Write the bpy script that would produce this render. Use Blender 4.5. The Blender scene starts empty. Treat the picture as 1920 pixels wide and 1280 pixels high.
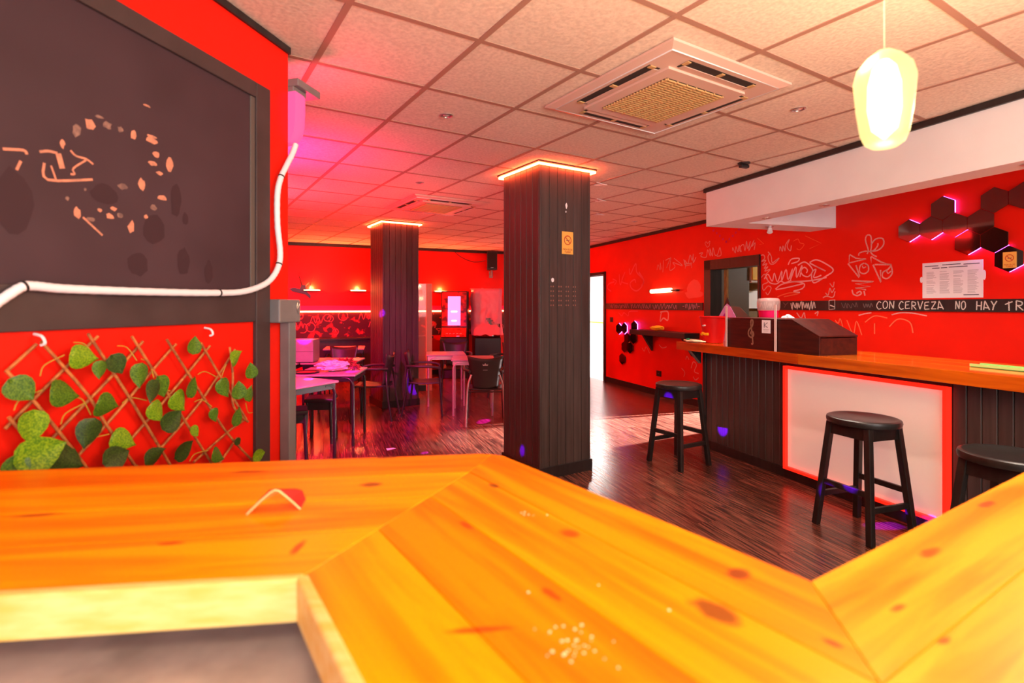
import bpy, math, random
from mathutils import Vector, Matrix, noise as mnoise
random.seed(7)
rnd = random.Random(11)

# ------------------------------------------------------------------ camera, world, light, exposure
scene = bpy.context.scene
COL = scene.collection
FPX, W_PX, H_PX = 982.3, 1920.0, 1280.0
EYE, CEIL = 1.47, 2.68
cam_data = bpy.data.cameras.new('camera')
cam = bpy.data.objects.new('camera', cam_data)
COL.objects.link(cam)
cam.location = (0, 0, EYE)
cam.rotation_euler = (math.pi / 2, 0, 0)
cam_data.sensor_width = 36.0
cam_data.lens = 36.0 * FPX / W_PX
cam_data.shift_x = 50 / W_PX
cam_data.shift_y = -68 / W_PX
cam_data.clip_start = 0.02
cam_data.clip_end = 100
cam_data.dof.use_dof = True
cam_data.dof.focus_distance = 5.2
cam_data.dof.aperture_fstop = 2.6
scene.camera = cam

scene.view_settings.view_transform = 'Standard'
scene.view_settings.look = 'None'
scene.view_settings.gamma = 1.0
scene.view_settings.use_curve_mapping = False
scene.view_settings.exposure = 1.0

world = bpy.data.worlds.new('world')
scene.world = world
world.use_nodes = True
world.node_tree.nodes['Background'].inputs[0].default_value = (0.75, 0.85, 1.0, 1)
world.node_tree.nodes['Background'].inputs[1].default_value = 1.0


def light(name, kind, loc, power, color=(1, 1, 1), size=0.1, size_y=None, target=None, spot=None, blend=0.3):
    d = bpy.data.lights.new(name, kind)
    d.energy = power
    d.color = color
    if kind == 'AREA':
        d.shape = 'RECTANGLE' if size_y else 'SQUARE'
        d.size = size
        if size_y:
            d.size_y = size_y
    else:
        d.shadow_soft_size = size
    if kind == 'SPOT':
        d.spot_size = math.radians(spot)
        d.spot_blend = blend
    o = bpy.data.objects.new(name, d)
    COL.objects.link(o)
    o.location = loc
    if target is not None:
        v = Vector(target) - Vector(loc)
        o.rotation_euler = v.to_track_quat('-Z', 'Y').to_euler()
    return o


# added broad fill light at an unseen window behind the camera
light('window_fill', 'AREA', (1.9, -1.52, 1.55), 95, (1.0, 0.93, 0.85), 3.8, 1.9, target=(2.1, 5, 4.6))
# added warm fill below the unseen ceiling behind the camera
light('ceiling_fill', 'AREA', (0.2, -0.75, 2.6), 10, (1.0, 0.78, 0.5), 1.1, 0.5, target=(0.2, -0.7, 0))

# ------------------------------------------------------------------ frames of the room
class Frame:
    """upright plan frame: x to the right along a wall as seen from the room, y into the wall, z up"""
    def __init__(s, origin, ang):
        s.o, s.a = origin, ang
        s.d = (math.cos(ang), math.sin(ang))
        s.n = (-math.sin(ang), math.cos(ang))

    def p(s, x, y, z=0.0):
        return (s.o[0] + s.d[0] * x + s.n[0] * y, s.o[1] + s.d[1] * x + s.n[1] * y, z)


A_RIGHT = math.atan2(-1, 0.3)
FR = Frame((3.11, 7.5), A_RIGHT)                      # right wall
FB = Frame((-3.84, 9.96), math.atan2(1.86, 4.25))     # back wall
FL = Frame((-0.925, 2.455), math.atan2(1, 0.288))     # dividing wall on the left, x=0 at its free end
FK = Frame((2.29, 5.43), A_RIGHT)                     # front of the long bar
A_GRID = 0.5373                                       # ceiling grid and pillars
GU = (math.cos(A_GRID), math.sin(A_GRID))
GV = (-GU[1], GU[0])

ROOM = [(-5.0, -1.6), (5.84, -1.6), (1.65, 12.36), (-5.0, 9.45)]

# ------------------------------------------------------------------ materials
MATS = {}


def srgb(r, g, b):
    f = lambda c: (c / 255 / 12.92) if c / 255 <= 0.04045 else ((c / 255 + 0.055) / 1.055) ** 2.4
    return (f(r), f(g), f(b))


def mat(name, color=(0.5, 0.5, 0.5), rough=0.5, metal=0.0, emit=None, strength=0.0, var=0.0, scale=8.0, stretch=(1, 1, 1),
        bump=0.0, alpha=1.0, transmission=0.0, color2=None, coord='Object', spec=0.5, obj_var=0.0, detail=4.0, ior=1.45, ramp=(0.35, 0.65)):
    if name in MATS:
        return MATS[name]
    m = bpy.data.materials.new(name)
    m.use_nodes = True
    nt = m.node_tree
    b = nt.nodes['Principled BSDF']
    b.inputs['Base Color'].default_value = (*color, 1)
    b.inputs['Roughness'].default_value = rough
    b.inputs['Metallic'].default_value = metal
    b.inputs['Alpha'].default_value = alpha
    b.inputs['Transmission Weight'].default_value = transmission
    b.inputs['Specular IOR Level'].default_value = spec
    b.inputs['IOR'].default_value = ior
    if emit is not None:
        b.inputs['Emission Color'].default_value = (*emit, 1)
        b.inputs['Emission Strength'].default_value = strength
    if var > 0 or color2 is not None or bump > 0 or obj_var > 0:
        tc = nt.nodes.new('ShaderNodeTexCoord')
        mp = nt.nodes.new('ShaderNodeMapping')
        mp.inputs['Scale'].default_value = stretch
        nt.links.new(tc.outputs[coord], mp.inputs['Vector'])
        nz = nt.nodes.new('ShaderNodeTexNoise')
        nz.inputs['Scale'].default_value = scale
        nz.inputs['Detail'].default_value = detail
        nt.links.new(mp.outputs['Vector'], nz.inputs['Vector'])
        if obj_var > 0:
            oi = nt.nodes.new('ShaderNodeObjectInfo')
            sh = nt.nodes.new('ShaderNodeVectorMath'); sh.operation = 'SCALE'
            cmb = nt.nodes.new('ShaderNodeCombineXYZ')
            for i in range(3):
                nt.links.new(oi.outputs['Random'], cmb.inputs[i])
            nt.links.new(cmb.outputs[0], sh.inputs[0]); sh.inputs['Scale'].default_value = 37.0
            ad = nt.nodes.new('ShaderNodeVectorMath'); ad.operation = 'ADD'
            nt.links.new(mp.outputs['Vector'], ad.inputs[0]); nt.links.new(sh.outputs[0], ad.inputs[1])
            nt.links.new(ad.outputs[0], nz.inputs['Vector'])
        cr = nt.nodes.new('ShaderNodeValToRGB')
        c2 = color2 if color2 is not None else tuple(c * (1 - var) for c in color)
        cr.color_ramp.elements[0].position = ramp[0]
        cr.color_ramp.elements[1].position = ramp[1]
        cr.color_ramp.elements[0].color = (*c2, 1)
        cr.color_ramp.elements[1].color = (*color, 1)
        nt.links.new(nz.outputs['Fac'], cr.inputs['Fac'])
        out = cr.outputs['Color']
        if obj_var > 0:
            hs = nt.nodes.new('ShaderNodeHueSaturation')
            mr = nt.nodes.new('ShaderNodeMapRange')
            mr.inputs['To Min'].default_value = 1 - obj_var
            mr.inputs['To Max'].default_value = 1 + obj_var
            nt.links.new(oi.outputs['Random'], mr.inputs['Value'])
            nt.links.new(mr.outputs[0], hs.inputs['Value'])
            nt.links.new(out, hs.inputs['Color'])
            out = hs.outputs['Color']
        if var > 0 or color2 is not None or obj_var > 0:
            nt.links.new(out, b.inputs['Base Color'])
        if bump > 0:
            bp = nt.nodes.new('ShaderNodeBump')
            bp.inputs['Strength'].default_value = bump
            bp.inputs['Distance'].default_value = 0.01
            nt.links.new(nz.outputs['Fac'], bp.inputs['Height'])
            nt.links.new(bp.outputs['Normal'], b.inputs['Normal'])
    MATS[name] = m
    return m


def pine(name, base, dark, knots, rough=0.32, spec=0.15):
    """orange varnished pine: long grain in the board's own x direction plus knots at plan positions"""
    m = bpy.data.materials.new(name)
    m.use_nodes = True
    nt = m.node_tree
    N, Lk = nt.nodes, nt.links
    b = N['Principled BSDF']
    b.inputs['Roughness'].default_value = rough
    b.inputs['Specular IOR Level'].default_value = spec
    tc = N.new('ShaderNodeTexCoord')
    oi = N.new('ShaderNodeObjectInfo')
    sc = N.new('ShaderNodeVectorMath'); sc.operation = 'SCALE'; sc.inputs['Scale'].default_value = 19.0
    cmb = N.new('ShaderNodeCombineXYZ')
    for i in range(3):
        Lk.new(oi.outputs['Random'], cmb.inputs[i])
    Lk.new(cmb.outputs[0], sc.inputs[0])
    ad = N.new('ShaderNodeVectorMath'); ad.operation = 'ADD'
    Lk.new(tc.outputs['Object'], ad.inputs[0]); Lk.new(sc.outputs[0], ad.inputs[1])
    mp = N.new('ShaderNodeMapping'); mp.inputs['Scale'].default_value = (1.1, 14, 14)
    Lk.new(ad.outputs[0], mp.inputs['Vector'])
    nz = N.new('ShaderNodeTexNoise'); nz.inputs['Scale'].default_value = 1.6; nz.inputs['Detail'].default_value = 5
    nz.inputs['Distortion'].default_value = 0.6
    Lk.new(mp.outputs['Vector'], nz.inputs['Vector'])
    cr = N.new('ShaderNodeValToRGB')
    cr.color_ramp.elements[0].position = 0.32; cr.color_ramp.elements[0].color = (*dark, 1)
    cr.color_ramp.elements[1].position = 0.6; cr.color_ramp.elements[1].color = (*base, 1)
    Lk.new(nz.outputs['Fac'], cr.inputs['Fac'])
    hs = N.new('ShaderNodeHueSaturation')
    m1 = N.new('ShaderNodeMapRange'); m1.inputs['To Min'].default_value = 0.486; m1.inputs['To Max'].default_value = 0.507
    m2 = N.new('ShaderNodeMapRange'); m2.inputs['To Min'].default_value = 0.9; m2.inputs['To Max'].default_value = 1.06
    Lk.new(oi.outputs['Random'], m1.inputs['Value']); Lk.new(oi.outputs['Random'], m2.inputs['Value'])
    Lk.new(m1.outputs[0], hs.inputs['Hue']); Lk.new(m2.outputs[0], hs.inputs['Value'])
    Lk.new(cr.outputs['Color'], hs.inputs['Color'])
    out = hs.outputs['Color']
    geo = N.new('ShaderNodeNewGeometry')
    wob = N.new('ShaderNodeTexNoise'); wob.inputs['Scale'].default_value = 40
    Lk.new(geo.outputs['Position'], wob.inputs['Vector'])
    for (kx, ky, ang, la, lb, col) in knots:
        mk = N.new('ShaderNodeMapping'); mk.vector_type = 'TEXTURE'
        mk.inputs['Location'].default_value = (kx, ky, 0)
        mk.inputs['Rotation'].default_value = (0, 0, ang)
        mk.inputs['Scale'].default_value = (la * 1.9, lb * 1.9, 1000)
        Lk.new(geo.outputs['Position'], mk.inputs['Vector'])
        ln = N.new('ShaderNodeVectorMath'); ln.operation = 'LENGTH'
        Lk.new(mk.outputs['Vector'], ln.inputs[0])
        a2 = N.new('ShaderNodeMath'); a2.operation = 'MULTIPLY_ADD'
        Lk.new(wob.outputs['Fac'], a2.inputs[0]); a2.inputs[1].default_value = 0.7
        Lk.new(ln.outputs['Value'], a2.inputs[2])
        mr = N.new('ShaderNodeMapRange'); mr.interpolation_type = 'SMOOTHSTEP'
        mr.inputs['From Min'].default_value = 0.75; mr.inputs['From Max'].default_value = 1.35
        mr.inputs['To Min'].default_value = 0.85; mr.inputs['To Max'].default_value = 0.0
        Lk.new(a2.outputs[0], mr.inputs['Value'])
        mx = N.new('ShaderNodeMix'); mx.data_type = 'RGBA'
        Lk.new(mr.outputs[0], mx.inputs['Factor'])
        Lk.new(out, mx.inputs['A']); mx.inputs['B'].default_value = (*col, 1)
        out = mx.outputs['Result']
    Lk.new(out, b.inputs['Base Color'])
    MATS[name] = m
    return m


M_RED = mat('red_wall_paint', (0.82, 0.011, 0.002), 0.45, var=0.10, scale=2.2, spec=0.3)
M_BLACKP = mat('black_wood_paint', (0.024, 0.018, 0.018), 0.42, var=0.35, scale=3.0, stretch=(9, 9, 0.8), bump=0.05)
M_BLACKB = mat('black_board_paint', (0.070, 0.050, 0.046), 0.38, var=0.3, scale=4.0, stretch=(10, 10, 0.6), obj_var=0.18, bump=0.06)
M_BLACK = mat('black_plastic', (0.016, 0.014, 0.015), 0.38)
M_TILE = mat('ceiling_tile_fibre', (0.87, 0.72, 0.59), 0.95, color2=(0.72, 0.58, 0.47), scale=55, detail=6, bump=0.25, obj_var=0.03, spec=0.1)
M_GRID = mat('ceiling_grid_paint', (0.42, 0.23, 0.17), 0.6, spec=0.3)
M_WHITE = mat('white_plaster', (0.78, 0.79, 0.81), 0.8, var=0.05, scale=3, spec=0.2)
M_ACW = mat('aged_white_plastic', (0.72, 0.49, 0.40), 0.45, var=0.05, scale=4)
M_ACD = mat('aged_grille_plastic', (0.60, 0.36, 0.15), 0.5)
M_DARKSLOT = mat('dark_slot', (0.03, 0.022, 0.018), 0.7)
M_STEEL = mat('brushed_steel', (0.62, 0.58, 0.56), 0.3, metal=0.9)
M_GREYMET = mat('grey_metal', (0.25, 0.23, 0.23), 0.45, metal=0.3, var=0.2, scale=6)
M_LED = mat('red_led_tube', (0.9, 0.3, 0.2), 0.5, emit=(1.0, 0.085, 0.022), strength=34.0)
M_LEDFRAME = mat('red_led_frame', (0.6, 0.01, 0.006), 0.4, emit=(1.0, 0.012, 0.004), strength=1.0)
M_VIOLET = mat('violet_led', (0.5, 0.2, 0.9), 0.5, emit=(0.55, 0.08, 1.0), strength=9.0)
M_FLOOR = mat('floor_vinyl_plank', (0.215, 0.076, 0.050), 0.24, color2=(0.032, 0.011, 0.009), scale=3.6, stretch=(1.1, 20, 1), obj_var=0.25, bump=0.1, detail=9, ramp=(0.36, 0.64), spec=0.5)
M_SUB = mat('floor_base', (0.03, 0.012, 0.01), 0.6)
M_CHALK = mat('chalk', (0.75, 0.68, 0.62), 0.9, var=0.35, scale=160, spec=0.1)
M_CHALKP = mat('pink_marker', (0.90, 0.36, 0.33), 0.8, var=0.25, scale=120, spec=0.1)
M_CHALKO = mat('orange_scratch', (0.88, 0.15, 0.07), 0.8, spec=0.1)
M_PAPER = mat('white_paper', (0.84, 0.82, 0.86), 0.85, spec=0.1)
M_PRINT = mat('grey_print', (0.50, 0.47, 0.52), 0.85, spec=0.1)
M_PRINTD = mat('dark_print', (0.10, 0.08, 0.12), 0.85, spec=0.1)
M_YELSIGN = mat('yellow_sign', (0.85, 0.46, 0.09), 0.6)
M_SIGNRED = mat('sign_red_print', (0.55, 0.08, 0.02), 0.7)
M_MIRROR = mat('dark_mirror', (0.30, 0.22, 0.20), 0.06, metal=1.0)
M_BARWOOD = pine('bar_top_pine', (0.60, 0.115, 0.006), (0.40, 0.06, 0.004), [], rough=0.10, spec=0.6)
M_EDGE = mat('worn_lit_pine_edge', (0.93, 0.66, 0.24), 0.5, color2=(0.88, 0.50, 0.10), scale=5, stretch=(2, 12, 12))
M_FROST = mat('frosted_acrylic', (0.88, 0.76, 0.69), 0.35, emit=(1.0, .70, .58), strength=.10)

# ------------------------------------------------------------------ mesh helpers
class G:
    def __init__(s):
        s.v, s.f = [], []

    def add(s, vs, fs):
        n = len(s.v)
        s.v += [tuple(p) for p in vs]
        s.f += [tuple(i + n for i in q) for q in fs]
        return s

    def box(s, x0, x1, y0, y1, z0, z1):
        v = [(x, y, z) for z in (z0, z1) for y in (y0, y1) for x in (x0, x1)]
        return s.add(v, [(0, 2, 3, 1), (4, 5, 7, 6), (0, 1, 5, 4), (2, 6, 7, 3), (0, 4, 6, 2), (1, 3, 7, 5)])

    def prism(s, poly, a, b, plane='xy'):
        """polygon (counter-clockwise in its plane) extruded between a and b on the third axis"""
        n = len(poly)
        if plane == 'xy':
            mk = lambda p, t: (p[0], p[1], t)
        elif plane == 'xz':
            mk = lambda p, t: (p[0], t, p[1])
        else:
            mk = lambda p, t: (t, p[0], p[1])
        v = [mk(p, a) for p in poly] + [mk(p, b) for p in poly]
        f = [tuple(range(n - 1, -1, -1)), tuple(range(n, 2 * n))]
        f += [(i, (i + 1) % n, n + (i + 1) % n, n + i) for i in range(n)]
        return s.add(v, f)

    def tube(s, pts, r, n=8, caps=True, closed=False):
        pts = [Vector(p) for p in pts]
        k = len(pts)
        rr = r if isinstance(r, (list, tuple)) else [r] * k
        ring = []
        prev = None
        for i in range(k):
            if closed:
                t = (pts[(i + 1) % k] - pts[i - 1])
            else:
                t = pts[min(i + 1, k - 1)] - pts[max(i - 1, 0)]
            t.normalize()
            if prev is None:
                a = Vector((0, 0, 1)) if abs(t.z) < 0.9 else Vector((1, 0, 0))
                u = t.cross(a).normalized()
            else:
                u = (prev - t * prev.dot(t)).normalized()
            prev = u
            w = t.cross(u)
            ring.append([pts[i] + (u * math.cos(2 * math.pi * j / n) + w * math.sin(2 * math.pi * j / n)) * rr[i] for j in range(n)])
        v = [p for q in ring for p in q]
        f = []
        for i in range(k if closed else k - 1):
            for j in range(n):
                a, b2 = i * n + j, i * n + (j + 1) % n
                c, d = ((i + 1) % k) * n + (j + 1) % n, ((i + 1) % k) * n + j
                f.append((a, b2, c, d))
        if caps and not closed:
            f.append(tuple(range(n - 1, -1, -1)))
            f.append(tuple((k - 1) * n + j for j in range(n)))
        return s.add(v, f)

    def lathe(s, prof, n=24, c=(0, 0, 0)):
        v = []
        for (r, z) in prof:
            for j in range(n):
                a = 2 * math.pi * j / n
                v.append((c[0] + r * math.cos(a), c[1] + r * math.sin(a), c[2] + z))
        f = []
        for i in range(len(prof) - 1):
            for j in range(n):
                f.append((i * n + j, i * n + (j + 1) % n, (i + 1) * n + (j + 1) % n, (i + 1) * n + j))
        f.append(tuple(range(n - 1, -1, -1)))
        f.append(tuple((len(prof) - 1) * n + j for j in range(n)))
        return s.add(v, f)

    def bar(s, p0, p1, w, h, up=(0, 0, 1)):
        """rectangular bar between two points"""
        p0, p1 = Vector(p0), Vector(p1)
        t = (p1 - p0).normalized()
        u = t.cross(Vector(up))
        if u.length < 1e-4:
            u = t.cross(Vector((1, 0, 0)))
        u.normalize()
        q = u.cross(t)
        v = []
        for p in (p0, p1):
            for (a, b2) in ((-1, -1), (1, -1), (1, 1), (-1, 1)):
                v.append(p + u * a * w / 2 + q * b2 * h / 2)
        return s.add(v, [(3, 2, 1, 0), (4, 5, 6, 7), (0, 1, 5, 4), (1, 2, 6, 5), (2, 3, 7, 6), (3, 0, 4, 7)])

    def ribbon(s, pts, w, y, t=0.0006):
        """flat painted stroke in the local xz plane, its face at -y side"""
        n = len(pts)
        L, Rr = [], []
        for i in range(n):
            a, b2 = pts[max(i - 1, 0)], pts[min(i + 1, n - 1)]
            dx, dz = b2[0] - a[0], b2[1] - a[1]
            l = math.hypot(dx, dz) or 1
            nx, nz = -dz / l * w / 2, dx / l * w / 2
            L.append((pts[i][0] + nx, pts[i][1] + nz)); Rr.append((pts[i][0] - nx, pts[i][1] - nz))
        v = [(p[0], y, p[1]) for p in L] + [(p[0], y, p[1]) for p in Rr]
        f = [(i, i + n, i + n + 1, i + 1) for i in range(n - 1)]
        return s.add(v, f)

    def blob(s, c, rx, rz, y, n=9, jit=0.3, seed=0):
        r = random.Random(seed)
        v = [(c[0] + rx * math.cos(2 * math.pi * i / n) * (1 - jit * r.random()), y, c[1] + rz * math.sin(2 * math.pi * i / n) * (1 - jit * r.random())) for i in range(n)]
        return s.add(v, [tuple(range(n))])

    def mesh(s, name):
        me = bpy.data.meshes.new(name)
        me.from_pydata([tuple(p) for p in s.v], [], s.f)
        me.validate()
        me.update()
        return me


def setup(o, label=None, cat=None, group=None, kind=None):
    if label: o['label'] = label
    if cat: o['category'] = cat
    if group: o['group'] = group
    if kind: o['kind'] = kind
    return o


def obj(name, g, m, parent=None, loc=None, rz=0.0, smooth=None, bevel=0.0, label=None, cat=None, group=None, kind=None, frame=None):
    me = g if isinstance(g, bpy.types.Mesh) else g.mesh(name)
    if m is not None and not me.materials:
        me.materials.append(m)
    if smooth is not None:
        me.polygons.foreach_set('use_smooth', [True] * len(me.polygons))
        me.set_sharp_from_angle(angle=math.radians(smooth))
    o = bpy.data.objects.new(name, me)
    COL.objects.link(o)
    if parent is not None:
        o.parent = parent
    if frame is not None:
        o.location = (frame.o[0], frame.o[1], 0); o.rotation_euler = (0, 0, frame.a)
    if loc is not None:
        o.location = loc
        o.rotation_euler = (0, 0, rz)
    if bevel > 0:
        md = o.modifiers.new('bevel', 'BEVEL')
        md.width = bevel; md.segments = 2; md.limit_method = 'ANGLE'; md.angle_limit = math.radians(40)
    return setup(o, label, cat, group, kind)


def empty(name, loc=(0, 0, 0), rz=0.0, label=None, cat=None, group=None, kind=None, frame=None):
    o = bpy.data.objects.new(name, None)
    COL.objects.link(o)
    o.empty_display_size = 0.1
    if frame is not None:
        loc = (frame.o[0], frame.o[1], 0); rz = frame.a
    o.location = loc
    o.rotation_euler = (0, 0, rz)
    return setup(o, label, cat, group, kind)


def copy_tree(src, parent=None):
    c = src.copy()
    COL.objects.link(c)
    if parent is not None:
        c.parent = parent
    for ch in list(src.children):
        copy_tree(ch, c)
    return c


def clip(poly, conv):
    """clip polygon to a convex counter-clockwise polygon"""
    out = poly
    n = len(conv)
    for i in range(n):
        a, b2 = conv[i], conv[(i + 1) % n]
        inp, out = out, []
        if not inp:
            return []
        side = lambda p: (b2[0] - a[0]) * (p[1] - a[1]) - (b2[1] - a[1]) * (p[0] - a[0])
        for j in range(len(inp)):
            p, q = inp[j - 1], inp[j]
            sp, sq = side(p), side(q)
            if (sp >= 0) != (sq >= 0):
                t = sp / (sp - sq)
                out.append((p[0] + (q[0] - p[0]) * t, p[1] + (q[1] - p[1]) * t))
            if sq >= 0:
                out.append(q)
    return out


def area(p):
    return 0.5 * abs(sum(p[i - 1][0] * p[i][1] - p[i][0] * p[i - 1][1] for i in range(len(p))))


def spline(pts, k=5):
    """Catmull-Rom through 2d or 3d points"""
    P = [Vector(p) for p in pts]
    out = []
    for i in range(len(P) - 1):
        p0, p1, p2, p3 = P[max(i - 1, 0)], P[i], P[i + 1], P[min(i + 2, len(P) - 1)]
        for j in range(k):
            t = j / k
            out.append(0.5 * ((2 * p1) + (p2 - p0) * t + (2 * p0 - 5 * p1 + 4 * p2 - p3) * t * t + (3 * p1 - p0 - 3 * p2 + p3) * t ** 3))
    out.append(P[-1])
    return out


FONT = {'C': [[(.9, .85), (.5, 1), (.1, .6), (.1, .3), (.45, 0), (.95, .12)]], 'O': [[(.5, 1), (.1, .7), (.15, .15), (.5, 0), (.9, .3), (.85, .8), (.5, 1)]], 'N': [[(.1, 0), (.15, 1)], [(.15, 1), (.8, .05)], [(.8, .05), (.9, 1)]],
        'E': [[(.9, .95), (.15, .9)], [(.15, .9), (.1, .05)], [(.1, .05), (.95, .1)], [(.12, .5), (.75, .52)]], 'R': [[(.15, 0), (.15, 1)], [(.15, 1), (.8, .85), (.75, .55), (.2, .5)], [(.3, .5), (.95, 0)]],
        'V': [[(.05, 1), (.45, 0)], [(.45, 0), (.95, 1)]], 'Z': [[(.1, .9), (.9, .95)], [(.9, .95), (.1, .08)], [(.1, .08), (.95, .1)]], 'A': [[(.05, 0), (.25, 1)], [(.25, 1), (1, 0)], [(.12, .25), (.85, .2)]],
        'H': [[(.1, 0), (.15, 1)], [(.85, 0), (.9, .95)], [(.12, .5), (.88, .45)]], 'Y': [[(.05, 1), (.5, .5)], [(.95, 1), (.5, .5), (.3, 0)]], 'T': [[(0, .65), (.9, .95)], [(.45, .95), (.5, 0)]], 'S': [[(.85, .9), (.3, 1), (.2, .7), (.8, .35), (.7, .05), (.1, .1)]], 'L': [[(.15, 1), (.12, .05)], [(.12, .05), (.85, .08)]], '-': [[(.1, .5), (.9, .52)]], 'I': [[(.5, 1), (.5, 0)]], 'P': [[(.15, 0), (.15, 1)], [(.15, 1), (.85, .8), (.7, .5), (.15, .45)]], 'U': [[(.1, 1), (.15, .15), (.5, 0), (.85, .2), (.9, 1)]], 'B': [[(.15, 0), (.15, 1)], [(.15, 1), (.8, .85), (.7, .55), (.2, .5), (.9, .3), (.75, .02), (.15, 0)]], 'D': [[(.15, 0), (.15, 1)], [(.15, 1), (.85, .75), (.85, .25), (.15, 0)]], 'F': [[(.15, 0), (.15, 1)], [(.15, 1), (.9, 1)], [(.15, .5), (.7, .5)]], 'M': [[(.1, 0), (.1, 1)], [(.1, 1), (.5, .35)], [(.5, .35), (.9, 1)], [(.9, 1), (.9, 0)]], 'K': [[(.15, 1), (.15, 0)], [(.85, 1), (.2, .5), (.9, 0)]]}
def write(word, x0, x1, z0, z1, w, y, m, parent, name='chalk_letter'):
    n = len(word)
    cw = (x1 - x0) / n
    for i, ch in enumerate(word):
        if ch not in FONT: continue
        g = G()
        dz = rnd.uniform(-.06, .06) * (z1 - z0)
        for st in FONT[ch]:
            pts = [(x0 + cw * (i + .08 + .84 * p[0]), z0 + dz + (z1 - z0) * p[1]) for p in st]
            g.ribbon([tuple(q) for q in (spline(pts, 4) if len(pts) > 2 else pts)], w, y)
        obj(name, g, m, parent)
def scribble(x0, x1, z0, z1, w, y, m, parent, n=14, seed=1, name='graffiti_tag', k=4):
    r = random.Random(seed)
    pts = []
    for i in range(n):
        t = i / (n - 1)
        pts.append((x0 + (x1 - x0) * t + r.uniform(-.6, .6) * (x1 - x0) / n, (z0 if i % 2 else z1) + r.uniform(-.18, .18) * (z1 - z0)))
    return obj(name, G().ribbon([tuple(p) for p in spline(pts, k)], w, y), m, parent)

# ------------------------------------------------------------------ floor: base slab and planks
fl = obj('floor', G().prism([(-5.1, -1.7), (5.95, -1.7), (1.7, 12.5), (-5.1, 9.5)], -0.12, -0.012), M_SUB, kind='structure')
PW, PL = 0.152, 1.22
planks = []
for i in range(-60, 61):
    off = (i * 0.4127) % 1.0
    for j in range(-10, 12):
        x0, y0 = (j + off) * PL, i * PW
        q = [(x0, y0), (x0 + PL, y0), (x0 + PL, y0 + PW), (x0, y0 + PW)]
        wq = [FK.p(*p)[:2] for p in q]
        c = clip(wq, ROOM)
        if len(c) < 3 or area(c) < 0.004:
            continue
        cx = sum(p[0] for p in c) / len(c); cy = sum(p[1] for p in c) / len(c)
        full = abs(area(c) - PW * PL) < 1e-4
        vis = cy > 2.2 and -0.42 < cx / cy < 1.05
        planks.append(((0 if vis else 1), math.hypot(cx, cy), c, full, FK.p(x0, y0)))
planks.sort(key=lambda t: (t[0], t[1]))
gp = 0.0012
full_me = G().box(gp, PL - gp, gp, PW - gp, -0.012, 0.0).mesh('plank')
full_me.materials.append(M_FLOOR)
rest = G()
for n, (hid, dist, c, full, org) in enumerate(planks):
    if n < 298 and not hid:
        if full:
            o = obj('plank', full_me, None, fl)
            o.location = org; o.rotation_euler = (0, 0, FK.a)
        else:
            ca, sa = math.cos(-FK.a), math.sin(-FK.a)
            lc = [((p[0] - org[0]) * ca - (p[1] - org[1]) * sa, (p[0] - org[0]) * sa + (p[1] - org[1]) * ca) for p in c]
            o = obj('plank', G().prism(lc, -0.012, 0.0), M_FLOOR, fl)
            o.location = org; o.rotation_euler = (0, 0, FK.a)
    else:
        ca, sa = math.cos(-FK.a), math.sin(-FK.a)
        rest.prism([((p[0]) * ca - (p[1]) * sa, (p[0]) * sa + (p[1]) * ca) for p in c], -0.012, 0.0)
ro = obj('plank_field', rest, M_FLOOR, fl, kind='stuff')
ro.rotation_euler = (0, 0, FK.a)

# ------------------------------------------------------------------ ceiling: slab, tiles, grid bars
ce = obj('ceiling', G().prism([(-5.1, -1.7), (5.95, -1.7), (1.7, 12.5), (-5.1, 9.5)], CEIL + 0.03, CEIL + 0.12), M_SUB, kind='structure')
T = 0.6
GO = (-0.54, 2.088)
gp2 = lambda a, b2: (GO[0] + T * (a * GU[0] + b2 * GV[0]), GO[1] + T * (a * GU[1] + b2 * GV[1]))
tile_me = G().box(0.0, T, 0.0, T, CEIL, CEIL + 0.012).mesh('ceiling_tile')
tile_me.materials.append(M_TILE)
for a in range(-14, 22):
    for b2 in range(-16, 22):
        q = [gp2(a, b2), gp2(a + 1, b2), gp2(a + 1, b2 + 1), gp2(a, b2 + 1)]
        c = clip(q, ROOM)
        if len(c) < 3 or area(c) < 0.003:
            continue
        cy = sum(p[1] for p in c) / len(c); cx = sum(p[0] for p in c) / len(c)
        if cy < 0.3 or abs(cx) > 1.25 * cy + 0.9:      # behind the camera: joined below
            continue
        if abs(area(c) - T * T) < 1e-4:
            o = obj('ceiling_tile', tile_me, None, ce)
            o.location = (*gp2(a, b2), 0); o.rotation_euler = (0, 0, A_GRID)
        else:
            obj('ceiling_tile', G().prism(c, CEIL, CEIL + 0.012), M_TILE, ce)
far = G()
for a in range(-14, 22):
    for b2 in range(-16, 22):
        c = clip([gp2(a, b2), gp2(a + 1, b2), gp2(a + 1, b2 + 1), gp2(a, b2 + 1)], ROOM)
        if len(c) < 3 or area(c) < 0.003:
            continue
        cy = sum(p[1] for p in c) / len(c); cx = sum(p[0] for p in c) / len(c)
        if cy < 0.3 or abs(cx) > 1.25 * cy + 0.9:
            far.prism(c, CEIL, CEIL + 0.012)
obj('tile_field', far, M_TILE, ce, kind='stuff')
BW = 0.014
for a in range(-14, 22):
    q = [(GO[0] + GU[0] * (a * T + s) + GV[0] * t, GO[1] + GU[1] * (a * T + s) + GV[1] * t) for s, t in ((-BW, -12), (BW, -12), (BW, 16), (-BW, 16))]
    c = clip(q, ROOM)
    if len(c) > 2:
        obj('grid_bar', G().prism(c, CEIL - 0.004, CEIL + 0.002), M_GRID, ce)
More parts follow.
